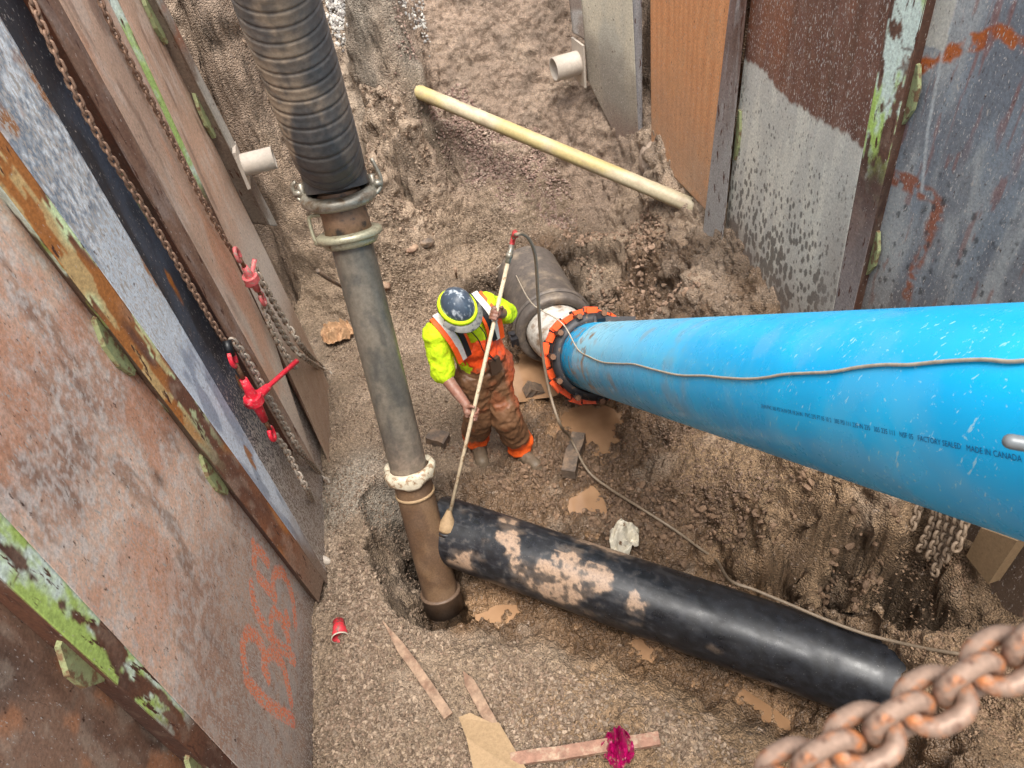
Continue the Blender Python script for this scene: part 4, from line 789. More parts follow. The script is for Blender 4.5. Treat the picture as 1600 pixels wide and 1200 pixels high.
# orientation of the side that faces the camera
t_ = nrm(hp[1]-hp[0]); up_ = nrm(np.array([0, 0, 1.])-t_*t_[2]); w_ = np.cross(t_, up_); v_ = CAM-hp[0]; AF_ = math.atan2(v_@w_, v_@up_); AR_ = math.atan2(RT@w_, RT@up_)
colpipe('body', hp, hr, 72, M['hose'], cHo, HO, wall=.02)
def ring(c, d, prof, mat, name, par, n=56): return MB().lathe(c, d, prof, n).build(name, mat, par)
hd = nrm(sdv+.25*nrm(hp[150]-hp[0]))
ring(hT-hd*.03, hd, [(-.035, .12), (-.04, .185), (-.02, .205), (.01, .205), (.025, .185), (.025, .150)], M['galv'], 'coupling_ring', HO)
MB().lathe(hT+hd*.10, hd, [(-.012, .160), (-.01, .166), (.01, .166), (.012, .160)], 48).build('hose_band', M['castiron'], HO)
MB().lathe(sT, sdv, [(.0, .112), (.0, .128), (.10, .122), (.20, .122), (.23, .115)], 48).build('adapter', M['rustcol'], SU)
ring(sT, sdv, [(-.02, .112), (-.02, .165), (-.01, .178), (.012, .178), (.022, .165), (.022, .115)], M['clampg'], 'coupling_ring', SU)
MB().lathe(sT-sdv*.035, sdv, [(-.02, .112), (-.02, .14), (0, .15), (.012, .15)], 40).build('coupling_flange', M['clampg'], SU)
# lever handles: one up at the right of the hose ring, small ones left; a stirrup on the lower ring
rgt = nrm(RT-hd*np.dot(RT, hd)); tow = nrm(-FW-hd*np.dot(-FW, hd))
for sg in (1, -1):
    c = hT+rgt*.19*sg; m_ = MB()
    m_.tube(spline([c-hd*.05+tow*.02, c+rgt*.035*sg-hd*.02, c+rgt*.045*sg+hd*.04, c+rgt*.02*sg+hd*(.13 if sg > 0 else .06)], 4), .011, 8)
    m_.tube([c-hd*.05, c+hd*.05], .018, 8); m_.box(c+rgt*.02*sg, (.05, .03, .03)); m_.build('lever', M['galv'], HO)
c = sT-rgt*.175
MB().tube(spline([c-sdv*.03, c-rgt*.02+sdv*.0, c-rgt*.02+sdv*.10, c+sdv*.12, c+rgt*.05+sdv*.12], 4), .010, 8).tube([c-sdv*.03-rgt*.02, c-sdv*.03+rgt*.12+tow*.1], .010, 8).build('lever', M['clampg'], SU)
# yellow pipe
y0, y1 = D(588, 116, 6.25), onplane(1106, 332, RW0-RN*.08, RN)
y0 = D(560, 104, 7.0); ydir = nrm(y0-y1)
def cYe(T, Aa, X):
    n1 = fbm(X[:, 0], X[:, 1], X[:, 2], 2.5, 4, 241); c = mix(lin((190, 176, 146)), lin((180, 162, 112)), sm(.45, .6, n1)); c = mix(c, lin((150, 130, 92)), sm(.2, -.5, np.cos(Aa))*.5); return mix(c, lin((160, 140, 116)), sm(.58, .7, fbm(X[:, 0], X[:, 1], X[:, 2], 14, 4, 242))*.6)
YP = empty('yellow_pipe', y1, 'dusty yellow plastic pipe spanning the far end of the pit', 'pipe')
colpipe('body', seg(y1-ydir*.25, y0, 80), .064, 40, M['yellowpipe'], cYe, YP, wall=.01)
# ================================================================ WORKER
def evalmesh(o):
    dg = bpy.context.evaluated_depsgraph_get(); return bpy.data.meshes.new_from_object(o.evaluated_get(dg))
def blob(name, caps, mat, par=None, voxel=.008, smooth=4, noise=None, colf=None, extra=None):
    """caps: (p1, r1, p2, r2[, squash(axis vec, factor)]) tapered capsules fused into one skin"""
    bm = bmesh.new()
    for cp_ in caps:
        p1, r1, p2, r2 = [np.array(v, float) if i in (0, 2) else v for i, v in enumerate(cp_[:4])]
        d = p2-p1; L = np.linalg.norm(d); t = d/L if L > 1e-6 else np.array([0, 0, 1.])
        u = nrm(np.cross(t, [0, 0, 1] if abs(t[2]) < .9 else [0, 1, 0])); w = np.cross(t, u); n = 20; rings = []
        prof = [(-math.cos(q)*r1, math.sin(q)*r1) for q in np.linspace(.12, math.pi/2, 6)]+[(L+math.sin(q)*r2, math.cos(q)*r2) for q in np.linspace(0, math.pi/2-.12, 6)]
        vs = []
        for (s_, r_) in prof:
            rg = []
            for k in range(n):
                a = 2*math.pi*k/n; p = p1+t*s_+r_*(math.cos(a)*u+math.sin(a)*w)
                if len(cp_) > 4:
                    ax, f = np.array(cp_[4]), cp_[5]; c = p1+t*min(max(s_, 0), L); off = p-c; p = c+off+(f-1)*np.dot(off, ax)*ax
                rg.append(bm.verts.new(p))
            vs.append(rg)
        for a, b in zip(vs[:-1], vs[1:]):
            for k in range(n): bm.faces.new((a[k], a[(k+1) % n], b[(k+1) % n], b[k]))
        bm.faces.new(vs[0][::-1]); bm.faces.new(vs[-1])
    me = bpy.data.meshes.new('tmp'); bm.to_mesh(me); bm.free(); o = bpy.data.objects.new('tmp', me); COL.objects.link(o)
    r = o.modifiers.new('r', 'REMESH'); r.mode = 'VOXEL'; r.voxel_size = voxel; s = o.modifiers.new('s', 'SMOOTH'); s.factor = .5; s.iterations = smooth
    bpy.context.view_layer.update(); me2 = evalmesh(o); bpy.data.objects.remove(o)
    V = np.empty(len(me2.vertices)*3, np.float32); me2.vertices.foreach_get('co', V); V = V.reshape(-1, 3).astype(float)
    Nn = np.empty(len(me2.vertices)*3, np.float32); me2.vertices.foreach_get('normal', Nn); Nn = Nn.reshape(-1, 3)
    if noise:
        for f, amp, st in noise:
            q = fbm(V[:, 0]*st[0], V[:, 1]*st[1], V[:, 2]*st[2], f, 3, 301); V = V+Nn*((1-2*np.abs(q-.5)*2.2)*amp)[:, None]
    if extra: V = extra(V, Nn)
    F = [tuple(p.vertices) for p in me2.polygons]; ob = mk(name, V, F, mat, par, cols=(colf(V) if colf else None)); bpy.data.meshes.remove(me2); return ob
a3 = lambda *v: np.array(v, float)
footR, footL = P(748, 700, .0), P(814, 710, .0); footR[2] = gz(*footR[:2]); footL[2] = gz(*footL[:2])
pel = a3(-.17, 3.60, .90); che = a3(-.22, 3.585, 1.26); nck = a3(-.235, 3.52, 1.44); hd_ = a3(-.242, 3.42, 1.545)
lat = nrm([.86, .5, 0]); fac = nrm([.5, -.86, 0])     # his left side ; the way he faces
shR, shL = a3(-.400, 3.475, 1.37), a3(-.085, 3.64, 1.385)
elR, elL = a3(-.415, 3.39, 1.10), a3(.045, 3.70, 1.25)
hipR, hipL = pel-lat*.09+a3(0, 0, -.02), pel+lat*.09+a3(0, 0, -.02)
knR, knL = a3(-.265, 3.555, .48), a3(-.085, 3.50, .48); anR, anL = footR+a3(0, .02, .09), footL+a3(0, .02, .09)
pb = P(702, 806, .46); pt = None
hR_, hL_ = P(738, 641, .93), P(775, 490, 1.46)
pdir = nrm(hL_-pb); hRq = pb+pdir*np.dot(hR_-pb, pdir); hR_ = hRq
rtp = ray(800, 377); # pole top: point on the line nearest the ray
w0 = pb-CAM; A_ = np.array([[pdir@pdir, -(pdir@rtp)], [pdir@rtp, -(rtp@rtp)]]); s_t = np.linalg.solve(A_, np.array([-(w0@pdir), -(w0@rtp)])); pt = pb+pdir*s_t[0]
WK = empty('person', (footR+footL)/2, 'worker in yellow shirt, dark helmet and muddy orange overalls holding a long pole', 'person')
def hand(grip, wrist, k, sgn, rad=.017):
    """fingers curl round the pole (axis k) at grip; wrist is where the forearm ends"""
    caps = []; back = nrm(wrist-grip); back = nrm(back-k*np.dot(back, k)); side = nrm(np.cross(k, back))*sgn
    pc = grip+back*(rad+.022)
    caps.append((wrist, .026, pc, .027))
    for i in range(4):
        o = k*(i-1.5)*.0215; L = [1.0, 1.06, 1.02, .85][i]
        kn = pc+o-side*.012*0+side*.020; caps.append((pc+o*.8, .015, kn, .0125))
        pts = [kn]
        for a in (55, 105, 155, 205):
            r = rad+.0095; q = math.radians(a*L); pts.append(grip+o+(back*math.cos(q)+side*math.sin(q))*r*1.12)
        for a, b, r1, r2 in zip(pts[:-1], pts[1:], (.0115, .0105, .0098, .009), (.0105, .0098, .009, .0085)): caps.append((a, r1, b, r2))
    th0 = pc-side*.018+k*.03; pts = [pc+k*.012, th0]
    for a in (-60, -115): q = math.radians(a); pts.append(grip+k*.046+(back*math.cos(q)+side*math.sin(q))*(rad+.012))
    for a, b, r1, r2 in zip(pts[:-1], pts[1:], (.016, .013, .011), (.013, .011, .0095)): caps.append((a, r1, b, r2))
    return caps
wrR = hR_+nrm(elR-hR_)*.075; wrL = hL_+nrm(elL-hL_)*.075
body = [(pel, .13, che, .13, fac, .75), (che, .12, nck, .07), (nck, .058, hd_-a3(0, 0, .02), .06), (hd_, .080, hd_+fac*.015+a3(0, 0, .03), .078), (hd_+fac*.05-a3(0, 0, .05), .045, hd_+fac*.06-a3(0, 0, .06), .035),
        (hd_+fac*.098-a3(0, 0, .012), .012, hd_+fac*.112-a3(0, 0, .035), .014), (hd_+lat*.085, .014, hd_+lat*.09-a3(0, 0, .03), .010), (hd_-lat*.085, .014, hd_-lat*.09-a3(0, 0, .03), .010),
        (shR, .052, elR, .043), (elR, .044, wrR, .029), (shL, .052, elL, .043), (elL, .044, wrL, .029), (che, .1, shR, .055), (che, .1, shL, .055),
        (hipR, .09, knR, .06), (knR, .055, anR, .038), (hipL, .09, knL, .06), (knL, .055, anL, .038), (pel, .12, hipR, .09), (pel, .12, hipL, .09)]
body += hand(hR_, wrR, pdir, -1)+hand(hL_, wrL, pdir, 1)
blob('body', body, M['skin'], WK, voxel=.0055, smooth=2)
# shirt
slR = elR+nrm(shR-elR)*.02; slL = elL+nrm(hL_-elL)*.10
blob('shirt', [(pel+a3(0, 0, .06), .143, che, .140, fac, .80), (che, .135, nck-a3(0, 0, .04), .085), (che+a3(0, 0, .07), .11, shR, .075), (che+a3(0, 0, .07), .11, shL, .075), (shR, .070, slR, .064), (shL, .070, elL, .058), (elL, .060, slL, .047)],
     M['hivis'], WK, voxel=.008, smooth=3, noise=((9, .013, (1, 1, .7)), (24, .008, (1, 1, .5))))
# overalls: trousers plus bib
def cOv(V):
    n1 = fbm(V[:, 0], V[:, 1], V[:, 2], 9, 4, 311); n2 = fbm(V[:, 0], V[:, 1], V[:, 2], 30, 3, 312); z = V[:, 2]
    c = mix(lin((108, 77, 54)), lin((118, 84, 58)), sm(.35, .65, n1)); c = mix(c, lin((150, 76, 44)), sm(.60, .72, n1)*.4*sm(.2, .45, z))
    c = mix(c, lin((242, 84, 30)), sm(1.02, 1.07, z+.16*(n1-.5)+.10*(n2-.5))*1.0)
    s = (V-pel)@lat; c = mix(c, lin((196, 84, 44)), sm(.05, .13, s)*sm(.35, .75, z+.3*(n1-.5))*.65)
    return mix(c, lin((236, 96, 34)), sm(.21, .16, z-gz(*footR[:2])+.05*(n2-.5)))
blob('overalls', [(pel+a3(0, 0, .14), .149, pel, .150, fac, .82), (pel+a3(0, 0, .02), .14, hipR, .105), (pel+a3(0, 0, .02), .14, hipL, .105), (hipR, .103, knR, .084), (knR, .084, anR+a3(0, 0, .07), .078), (hipL, .103, knL, .084), (knL, .084, anL+a3(0, 0, .07), .080), (anR+a3(0, 0, .06), .078, anR+a3(0, 0, .02), .070), (anL+a3(0, 0, .06), .08, anL+a3(0, 0, .02), .072),
     (pel+a3(0, 0, .16)+fac*.03, .135, che+fac*.060-a3(0, 0, .09), .105, fac, .80), (che+fac*.075-lat*.06+a3(0, 0, -.07), .05, che+fac*.07+lat*.07+a3(0, 0, -.06), .05, fac, 1.0)],
     M['overall'], WK, voxel=.008, smooth=3, noise=((6, .020, (1, 1, 1.2)), (15, .010, (1, 1, .6)), (32, .006, (1, 1, .6))), colf=cOv)
# straps, vest stripes: ribbons over the shoulders
def onshirt(s, z, out, front=True):
    """a point on the chest: s sideways, z height"""
    f = fac if front else -fac; return np.array([che[0], che[1], 0])+lat*s+f*out+a3(0, 0, z)
def ribbon(name, pts, w, t, mat, par, wd=None):
    pts = spline(pts, 6); V = []; wv = wd if wd is not None else lat; n = len(pts); F = []
    for i, p in enumerate(pts):
        d = nrm(pts[min(i+1, n-1)]-pts[max(i-1, 0)]); s = nrm(wv-d*np.dot(wv, d)); m = nrm(np.cross(d, s))
        for a, b in ((-1, -1), (1, -1), (1, 1), (-1, 1)): V.append(p+s*w/2*a+m*t/2*b)
        if i: b0 = (i-1)*4; F += [(b0+k, b0+(k+1) % 4, b0+4+(k+1) % 4, b0+4+k) for k in range(4)]
    F += [(3, 2, 1, 0), tuple((n-1)*4+k for k in range(4))]
    return mk(name, V, F, mat, par, smooth=False)
for sg in (-1, 1):
    top = (shR if sg < 0 else shL); tp = nck+(top-nck)*.56+a3(0, 0, .075); 
    fr = che+fac*.140+lat*sg*.10+a3(0, 0, -.05); mid = tp*.5+fr*.5+fac*.055+a3(0, 0, .035)
    bk = che-fac*.15+lat*sg*.07; 
    o_ = lat*sg*.042
    ribbon('strap', [bk, tp-fac*.05+a3(0, 0, .008), tp+a3(0, 0, .014), mid+a3(0, 0, .012), fr+fac*.014], .034, .006, M['strap'], WK)
    ribbon('reflective_stripe', [bk+o_, tp+o_-fac*.05, tp+o_+a3(0, 0, .002), mid+o_+a3(0, 0, .0), fr+o_*.8+fac*.0-a3(0, 0, .02)], .040, .008, M['reflect'], WK)
    ribbon('vest_stripe', [bk+o_*2.1, tp+o_*1.7-fac*.04-a3(0, 0, .012), tp+o_*1.75-a3(0, 0, .012), mid+o_*1.75-a3(0, 0, .014), fr+o_*1.45-a3(0, 0, .03)], .034, .010, M['vest'], WK)
    ribbon('vest_stripe', [bk, tp-fac*.03-o_*.4, tp-o_*.4+a3(0, 0, .004), mid-o_*.6+a3(0, 0, .006), fr-o_*.7+a3(0, 0, .02)], .020, .008, M['vest'], WK)
# pouch and cord
pc_ = pel+fac*.165+a3(0, 0, .14)+lat*.0
MB().box(pc_+fac*.0, (.085, .03, .115), np.stack([lat, fac, a3(0, 0, 1)], 1), taper=.9).build('pouch', material('pouch', base=C4((78, 58, 44)), rough=.6), WK, smooth=False)
for s_ in (-.035, .03): MB().tube(spline([nck+fac*.08+lat*s_, che+fac*.175+lat*s_*.9+a3(0, 0, .06), che+fac*.185+lat*s_*.3-a3(0, 0, .06), pc_+fac*.02+a3(0, 0, .05)], 5), .0035, 6).build('cord', M['strap'], WK)
# helmet: dome, rim, brim; tilted forward
hu = nrm(a3(0, 0, 1)+fac*.42); hs = nrm(np.cross(hu, fac)); hf = np.cross(hs, hu); hf = hf*(1 if hf@fac > 0 else -1); hc = hd_+a3(0, 0, .055)+fac*.012
HR_ = np.stack([hs, hf, hu], 1)
prof = [(.098*math.cos(q), .120*math.sin(q)) for q in np.linspace(0, math.pi/2, 12)]
V = []; F = []; n = 40
for j, (r, z) in enumerate(prof):
    for k in range(n):
        a = 2*math.pi*k/n; rx, ry = r*.98, r*1.18; ridge = .006*math.exp(-(math.cos(a)*r/.012)**2) if r > 0 else .006
        V.append(hc+HR_@a3(rx*math.cos(a), ry*math.sin(a), z+ridge*(z > .03)))
for j in range(len(prof)-1):
    for k in range(n): F.append((j*n+k, j*n+(k+1) % n, (j+1)*n+(k+1) % n, (j+1)*n+k))
mk('helmet', V, F, M['helmet'], WK)
hel = WK.children[-1]
V = []; F = []; pf = [(.094, .010), (.106, .014), (.112, .004), (.114, -.012), (.102, -.018), (.092, -.01)]
for j, (r, z) in enumerate(pf):
    for k in range(n):
        a = 2*math.pi*k/n; V.append(hc+HR_@a3(r*math.cos(a), r*1.15*math.sin(a), z))
for j in range(len(pf)):
    j2 = (j+1) % len(pf)
    for k in range(n): F.append((j*n+k, j*n+(k+1) % n, j2*n+(k+1) % n, j2*n+k))
mk('rim_band', V, F, M['hivis'], hel)
V = []; F = []
for j, (r, z) in enumerate([(.098, -.014), (.136, -.026), (.136, -.032), (.098, -.022)]):
    for k in range(25):
        a = math.pi*(.08+.84*k/24); V.append(hc+HR_@a3(r*1.02*math.cos(a), (.094+(r-.094)*1.35)*1.15*math.sin(a), z))
for j in range(3):
    for k in range(24): F.append((j*25+k, j*25+k+1, (j+1)*25+k+1, (j+1)*25+k))
mk('brim', V, F, M['visor'], hel)
blob('neck_shade', [(nck-fac*.03, .07, hd_-fac*.035+a3(0, 0, .01), .092)], M['hivis'], WK, voxel=.01, smooth=3)
# boots
for f_, an, dr in ((footR, anR, nrm([.1, -1, 0])), (footL, anL, nrm([.55, -.85, 0]))):
    blob('boot', [(an+a3(0, 0, .05), .058, f_+a3(0, 0, .06), .056), (f_+a3(0, 0, .05)-dr*.02, .052, f_+dr*.17+a3(0, 0, .042), .050), (f_+a3(0, 0, .02)-dr*.04, .044, f_+dr*.18+a3(0, 0, .02), .050)], M['boot'], WK, voxel=.007, smooth=3, noise=((20, .004, I3),))
    ribbon('ankle_cuff', [an+a3(0, 0, .045)+np.array([math.cos(q), math.sin(q), 0])*.080 for q in np.linspace(0, 2*math.pi, 13)], .05, .008, M['vest'], WK, a3(0, 0, 1))
# pole and its foot
PO = empty('probe_pole', pb, 'long pale muddy pole held by the worker, its foot on the black pipe', 'pole')
MB().tube([pb, pb+pdir*(s_t[0]*.5), pt-pdir*.12], .0125, 12).build('shaft', M['pole'], PO)
MB().tube([pt-pdir*.13, pt-pdir*.02], .016, 12).tube([pt-pdir*.10, pt-pdir*.07], .021, 12).build('coupling', M['galv'], PO)
fo = nrm(a3(.1, -.3, 1)); MB().lathe(pb-pdir*.05, nrm(pdir+a3(0, 0, .5)), [(-.05, .001), (-.05, .055), (-.03, .062), (.0, .05), (.05, .03), (.09, .016), (.1, .0125)], 20).build('plunger_foot', M['card'], PO)
MB().lathe(pb-pdir*.05, nrm(pdir+a3(0, 0, .5)), [(-.07, .001), (-.07, .064), (-.05, .066), (-.05, .05)], 24).build('foot_plate', M['castiron'], PO)
hs_ = spline([pt-pdir*.03, pt+pdir*.05, D(806, 367, 3.62), D(818, 366, 3.66), D(829, 378, 3.75), D(837, 405, 3.85)], 6)
MB().tube(hs_[:13], .016, 10).build('hose_sleeve', M['tapered'], PO)
hz = spline([pt+pdir*.02, D(805, 367, 3.62), D(818, 366, 3.66), D(829, 378, 3.75), D(837, 405, 3.9), D(841, 470, 4.2), D(846, 540, 4.5), D(858, 610, 4.7), D(876, 665, 4.75), G(893, 703, .14), G(918, 742, .06), G(950, 768, .05), G(1000, 800, .05), G(1050, 832, .05), G(1095, 866, .06), G(1118, 888, .10), P(1140, 906, .38), P(1180, 922, .42), P(1240, 947, .43), P(1300, 972, .44), P(1350, 990, .46), P(1400, 1003, .50), P(1450, 1014, .60), P(1500, 1022, .70), P(1560, 1030, .72)], 7)
tag(MB().tube(hz, .0095, 8).build('air_hose', M['cable']), 'thin grey hose looping from the pole top down over the mud beside the black pipe', 'hose')
# ================================================================ CHAINS
def link_mesh(name, r, pitch, wd, n=20, m=8, mat=None):
    """one stadium-shaped chain link; inner length = pitch"""
    L = pitch/2+r-wd/2*0; half = max(.001, (pitch+2*r-wd)/2); R = wd/2
    pts = []
    for k in range(n//2+1): a = -math.pi/2+math.pi*k/(n//2); pts.append(a3(half+R*math.cos(a), R*math.sin(a), 0))
    for k in range(n//2+1): a = math.pi/2+math.pi*k/(n//2); pts.append(a3(-half+R*math.cos(a), R*math.sin(a), 0))
    mb = MB().tube(pts, r, m, closed=True)
    me = bpy.data.meshes.new(name); me.from_pydata(mb.V, [], mb.F); me.polygons.foreach_set('use_smooth', [True]*len(me.polygons)); me.materials.append(mat); return me
def chain(pts, r, pitch, wd, mat, label, group=None, name='chain', twist0=0., meandseg=(20, 8), nref=None, maxn=100, jit=.25):
    pts = spline(pts, 12); L = np.concatenate([[0], np.cumsum([np.linalg.norm(b-a) for a, b in zip(pts[:-1], pts[1:])])]); n = int(L[-1]/pitch)
    P_ = np.array(pts); root = empty(name, P_[-1], label, 'chain', group); me = link_mesh('link', r, pitch, wd, meandseg[0], meandseg[1], mat)
    n = min(n, maxn)
    for i in range(n):
        s = (i+.5)*pitch; c = np.array([np.interp(s, L, P_[:, k]) for k in range(3)]); q0 = np.array([np.interp(s-pitch/2, L, P_[:, k]) for k in range(3)]); q1 = np.array([np.interp(s+pitch/2, L, P_[:, k]) for k in range(3)])
        t = nrm(q1-q0); ref = np.array(nref if nref is not None else [0.3, 0.5, .8]); u = nrm(ref-t*np.dot(ref, t)); w = np.cross(t, u)
        a = twist0+(math.pi/2 if i % 2 else 0)+random.uniform(-jit, jit); x, y, z = t, math.cos(a)*u+math.sin(a)*w, -math.sin(a)*u+math.cos(a)*w
        o = bpy.data.objects.new('link', me); COL.objects.link(o); o.parent = root
        o.matrix_basis = Matrix(((x[0], y[0], z[0], c[0]-P_[-1][0]), (x[1], y[1], z[1], c[1]-P_[-1][1]), (x[2], y[2], z[2], c[2]-P_[-1][2]), (0, 0, 0, 1)))
    return root
# foreground chain
fp = [D(1105, 1285, .46), D(1220, 1220, .455), D(1327, 1165, .45), D(1434, 1108, .45), D(1537, 1050, .45), D(1640, 985, .45), D(1760, 900, .455)]
chain(fp, .0061, .0243, .029, M['chainfg'], 'thick orange-rusted chain, blurred, crossing the lower right corner close to the camera', name='chain', twist0=.42, meandseg=(36, 16), nref=list(-FW*.75-UP*.15+RT*.1), jit=.05)
def LW(px, py, o=.12): return onplane(px, py, (WL+o, 0, 0), LN)
c2 = [LW(25, -60), LW(45, -10), LW(75, 60), LW(120, 150), LW(170, 240), LW(225, 325), LW(285, 425), LW(330, 500), LW(356, 540)]
chain(c2, .0060, .031, .0205, M['chainrust'], 'long brown chain hanging along the dark band down to the bright red binder', 'chains on the left wall', nref=[1, 0, 0], meandseg=(14, 6))
c1 = [LW(145, -30, .1), LW(165, 20, .1), LW(200, 90, .1), LW(235, 155, .1), LW(270, 220, .1), LW(310, 300, .1), LW(350, 372, .1), LW(366, 395, .1)]
chain(c1, .0060, .031, .0205, M['chainrust'], 'brown chain hanging beside the thin green edge down to the dusty pink binder', 'chains on the left wall', nref=[1, 0, 0], meandseg=(14, 6))
def GQ(px, py, z): return P(px, py, z)
c3 = [LW(396, 412, .13), LW(415, 450, .14), LW(445, 500, .15), LW(475, 545, .17), GQ(500, 570, .16), GQ(520, 585, .13)]
chain(c3, .0078, .034, .027, M['chain'], 'grey muddy chain tail with its end lying on the mud below the pink binder, outermost', 'chains on the left wall', nref=[1, 0, 0], meandseg=(14, 6))
c4 = [LW(408, 466, .12), LW(425, 492, .12), LW(455, 540, .12), LW(480, 562, .15), GQ(505, 578, .14)]
chain(c4, .0078, .034, .027, M['chain'], 'grey muddy chain running from the foot of the pink binder to the mud, middle strand', 'chains on the left wall', nref=[1, 0, 0], meandseg=(14, 6))
c4b = [LW(412, 475, .11), LW(420, 505, .11), LW(435, 535, .11), LW(452, 562, .12), LW(462, 575, .12)]
chain(c4b, .0078, .034, .027, M['chain'], 'short grey chain strand hanging closest to the wall below the pink binder', 'chains on the left wall', nref=[1, 0, 0], meandseg=(14, 6))
c5 = [LW(362, 530, .15), LW(382, 555, .16), LW(402, 588, .16), LW(424, 628, .16), LW(447, 668, .14), LW(470, 705, .13), GQ(498, 738, .2), GQ(516, 755, .15)]
chain(c5, .0078, .034, .027, M['chain'], 'grey chain passing behind the bright red binder and out over the mud', 'chains on the left wall', nref=[1, 0, 0], meandseg=(14, 6))
c6 = [LW(428, 678, .12), LW(445, 700, .12), LW(462, 732, .12), LW(480, 765, .13), GQ(490, 790, .2), GQ(494, 808, .12)]
chain(c6, .0078, .034, .027, M['chain'], 'grey chain dropping from the foot of the bright red binder along the sheet', 'chains on the left wall', nref=[1, 0, 0], meandseg=(14, 6))
# chain bundle at the right, hanging on the mud bank
def RWp(px, py, o=.1): return onplane(px, py, RW0+RN*o, RN)
BUN = (((1436, 775), (1418, 828)), ((1473, 780), (1436, 858)), ((1484, 785), (1446, 882)), ((1498, 790), (1466, 866)), ((1510, 795), (1488, 850)))
lab = ['leftmost muddy chain strand, apart from the bundle below the blue pipe', 'muddy chain strand of the bundle below the blue pipe, farthest left', 'muddy chain strand of the bundle below the blue pipe, second from its left', 'longest muddy chain strand in the middle of the bundle below the blue pipe', 'muddy chain strand of the bundle below the blue pipe, second from its right', 'rightmost muddy chain strand of the bundle below the blue pipe']
M['chainmud'] = material('mud_caked_chain', base=C4((140, 120, 100)), rough=.7, speck=(60, .3))
for i, (a, b) in enumerate((((1440, 772), (1422, 830)), ((1470, 776), (1434, 866)), ((1480, 780), (1450, 874)), ((1491, 784), (1458, 900)), ((1502, 788), (1474, 880)), ((1513, 792), (1492, 862)))):
    m_ = ((a[0]+b[0])/2+3, (a[1]+b[1])/2); q0, q1, q2 = RWp(*a, .12), RWp(*m_, .15), RWp(*b, .2); q1[2] = max(q1[2], gz(q1[0], q1[1])+.02); q2[2] = max(q2[2], gz(q2[0], q2[1])+.02)
    chain([q0+a3(0, .02, .12), q0, q1, q2], .0095, .033, .040, M['chainmud'], lab[i], 'chain bundle on the right bank', nref=[-1, 0, 0], meandseg=(14, 6))
# ratchet load binders
def binder(label, a, b, mat, handle=None, hook=True, s=1.):
    a, b = np.array(a), np.array(b); d = nrm(b-a); L = np.linalg.norm(b-a); nx_ = nrm(LN-d*np.dot(LN, d)); sd = np.cross(d, nx_)
    R = empty('load_binder', a, label, 'load binder', 'ratchet load binders on the left wall')
    def at(t): return a+d*L*t
    MB().tube([at(.30), at(.40), at(.52), at(.62), at(.78)], [.018*s, .022*s, .030*s, .024*s, .018*s], 14).build('barrel', mat, R)
    MB().tube([at(.14), at(.32)], .011*s, 10).build('screw', M['boltm'], R); MB().tube([at(.76), at(.90)], .011*s, 10).build('screw', M['boltm'], R)
    for t, dd in ((.10, -1), (.93, 1)):
        c = at(t); pts = [c-d*dd*.03+sd*.012*s, c+sd*.028*s, c+d*dd*.04+sd*.02*s, c+d*dd*.055, c+d*dd*.04-sd*.02*s, c-sd*.028*s, c-d*dd*.03-sd*.012*s]
        MB().tube(spline(pts, 3), .011*s, 8).build('hook', mat, R)
    c = at(.53); MB().lathe(c-d*.022*s, d, [(0, .02), (0, .044*s), (.044*s, .044*s), (.044*s, .02)], 16).build('ratchet_gear', mat, R, smooth=False)
    if handle is not None:
        h = np.array(handle); dh = nrm(h-c); MB().tube([c-dh*.05, c+dh*.02, c+(h-c)*.3, c+(h-c)*.35, h-dh*.0], [.026*s, .028*s, .020*s, .012*s, .014*s], 10).build('handle', mat, R)
    return R
binder('bright red ratchet load binder with its handle sticking out to the right', LW(357, 548, .15), LW(428, 684, .15), M['red'], handle=LW(464, 564, .33), s=1.1)
binder('dusty pink ratchet load binder on the farther chain', LW(368, 392, .15), LW(412, 470, .15), M['pink'], handle=LW(398, 405, .2), s=1.0)
MB().tube([LW(354, 532, .15), LW(357, 545, .15), LW(361, 556, .15)], .024, 8).build('shackle', M['blackm'], bpy.data.objects['load_binder'])
# ================================================================ LOOSE THINGS
def plank(name, a, b, w, t, mat, label, cat, tip=0., roll=0., seed=0):
    a, b = np.array(a), np.array(b); d = nrm(b-a); s = nrm(np.cross(d, [0, 0, 1])); u = np.cross(s, d); s, u = s*math.cos(roll)+u*math.sin(roll), u*math.cos(roll)-s*math.sin(roll)
    n = 14; V = []; F = []
    for i in range(n+1):
        f = i/n; c = a+(b-a)*f; ww = w*(1-.0*f); 
        if tip and f < tip: ww = w*max(.12, f/tip)
        j = (fbm(f*6, seed, 0, 1, 3, seed)-.5)*w*.18
        for x, y in ((-1, -1), (1, -1), (1, 1), (-1, 1)): V.append(c+s*(x*ww/2+j)+u*y*t/2)
        if i: b0 = (i-1)*4; F += [(b0+k, b0+4+k, b0+4+(k+1) % 4, b0+(k+1) % 4) for k in range(4)]
    F += [(0, 1, 2, 3), tuple(n*4+3-k for k in range(4))]
    return tag(mk(name, V, F, mat, smooth=False), label, cat)
plank('wooden_stake', G(600, 975, .03), G(703, 1122, .03), .055, .02, M['wood'], 'thin muddy wooden stake with a pointed end lying alone on the gravel', 'stake', tip=.3, seed=3)
plank('wooden_stake', G(726, 1054, .03), G(775, 1145, .05), .06, .025, M['wood'], 'pale muddy wooden stake sticking out from under the tan board', 'stake', tip=.2, seed=5)
plank('timber_block', G(905, 688, .05), G(888, 748, .05), .10, .085, M['darkwood'], 'dark wet timber block lying in the mud under the thin hose', 'timber block', seed=7)
plank('timber_block', G(672, 686, .04), G(700, 695, .04), .11, .08, M['darkwood'], 'short muddy timber block beside the suction pipe collar', 'timber block', seed=9)
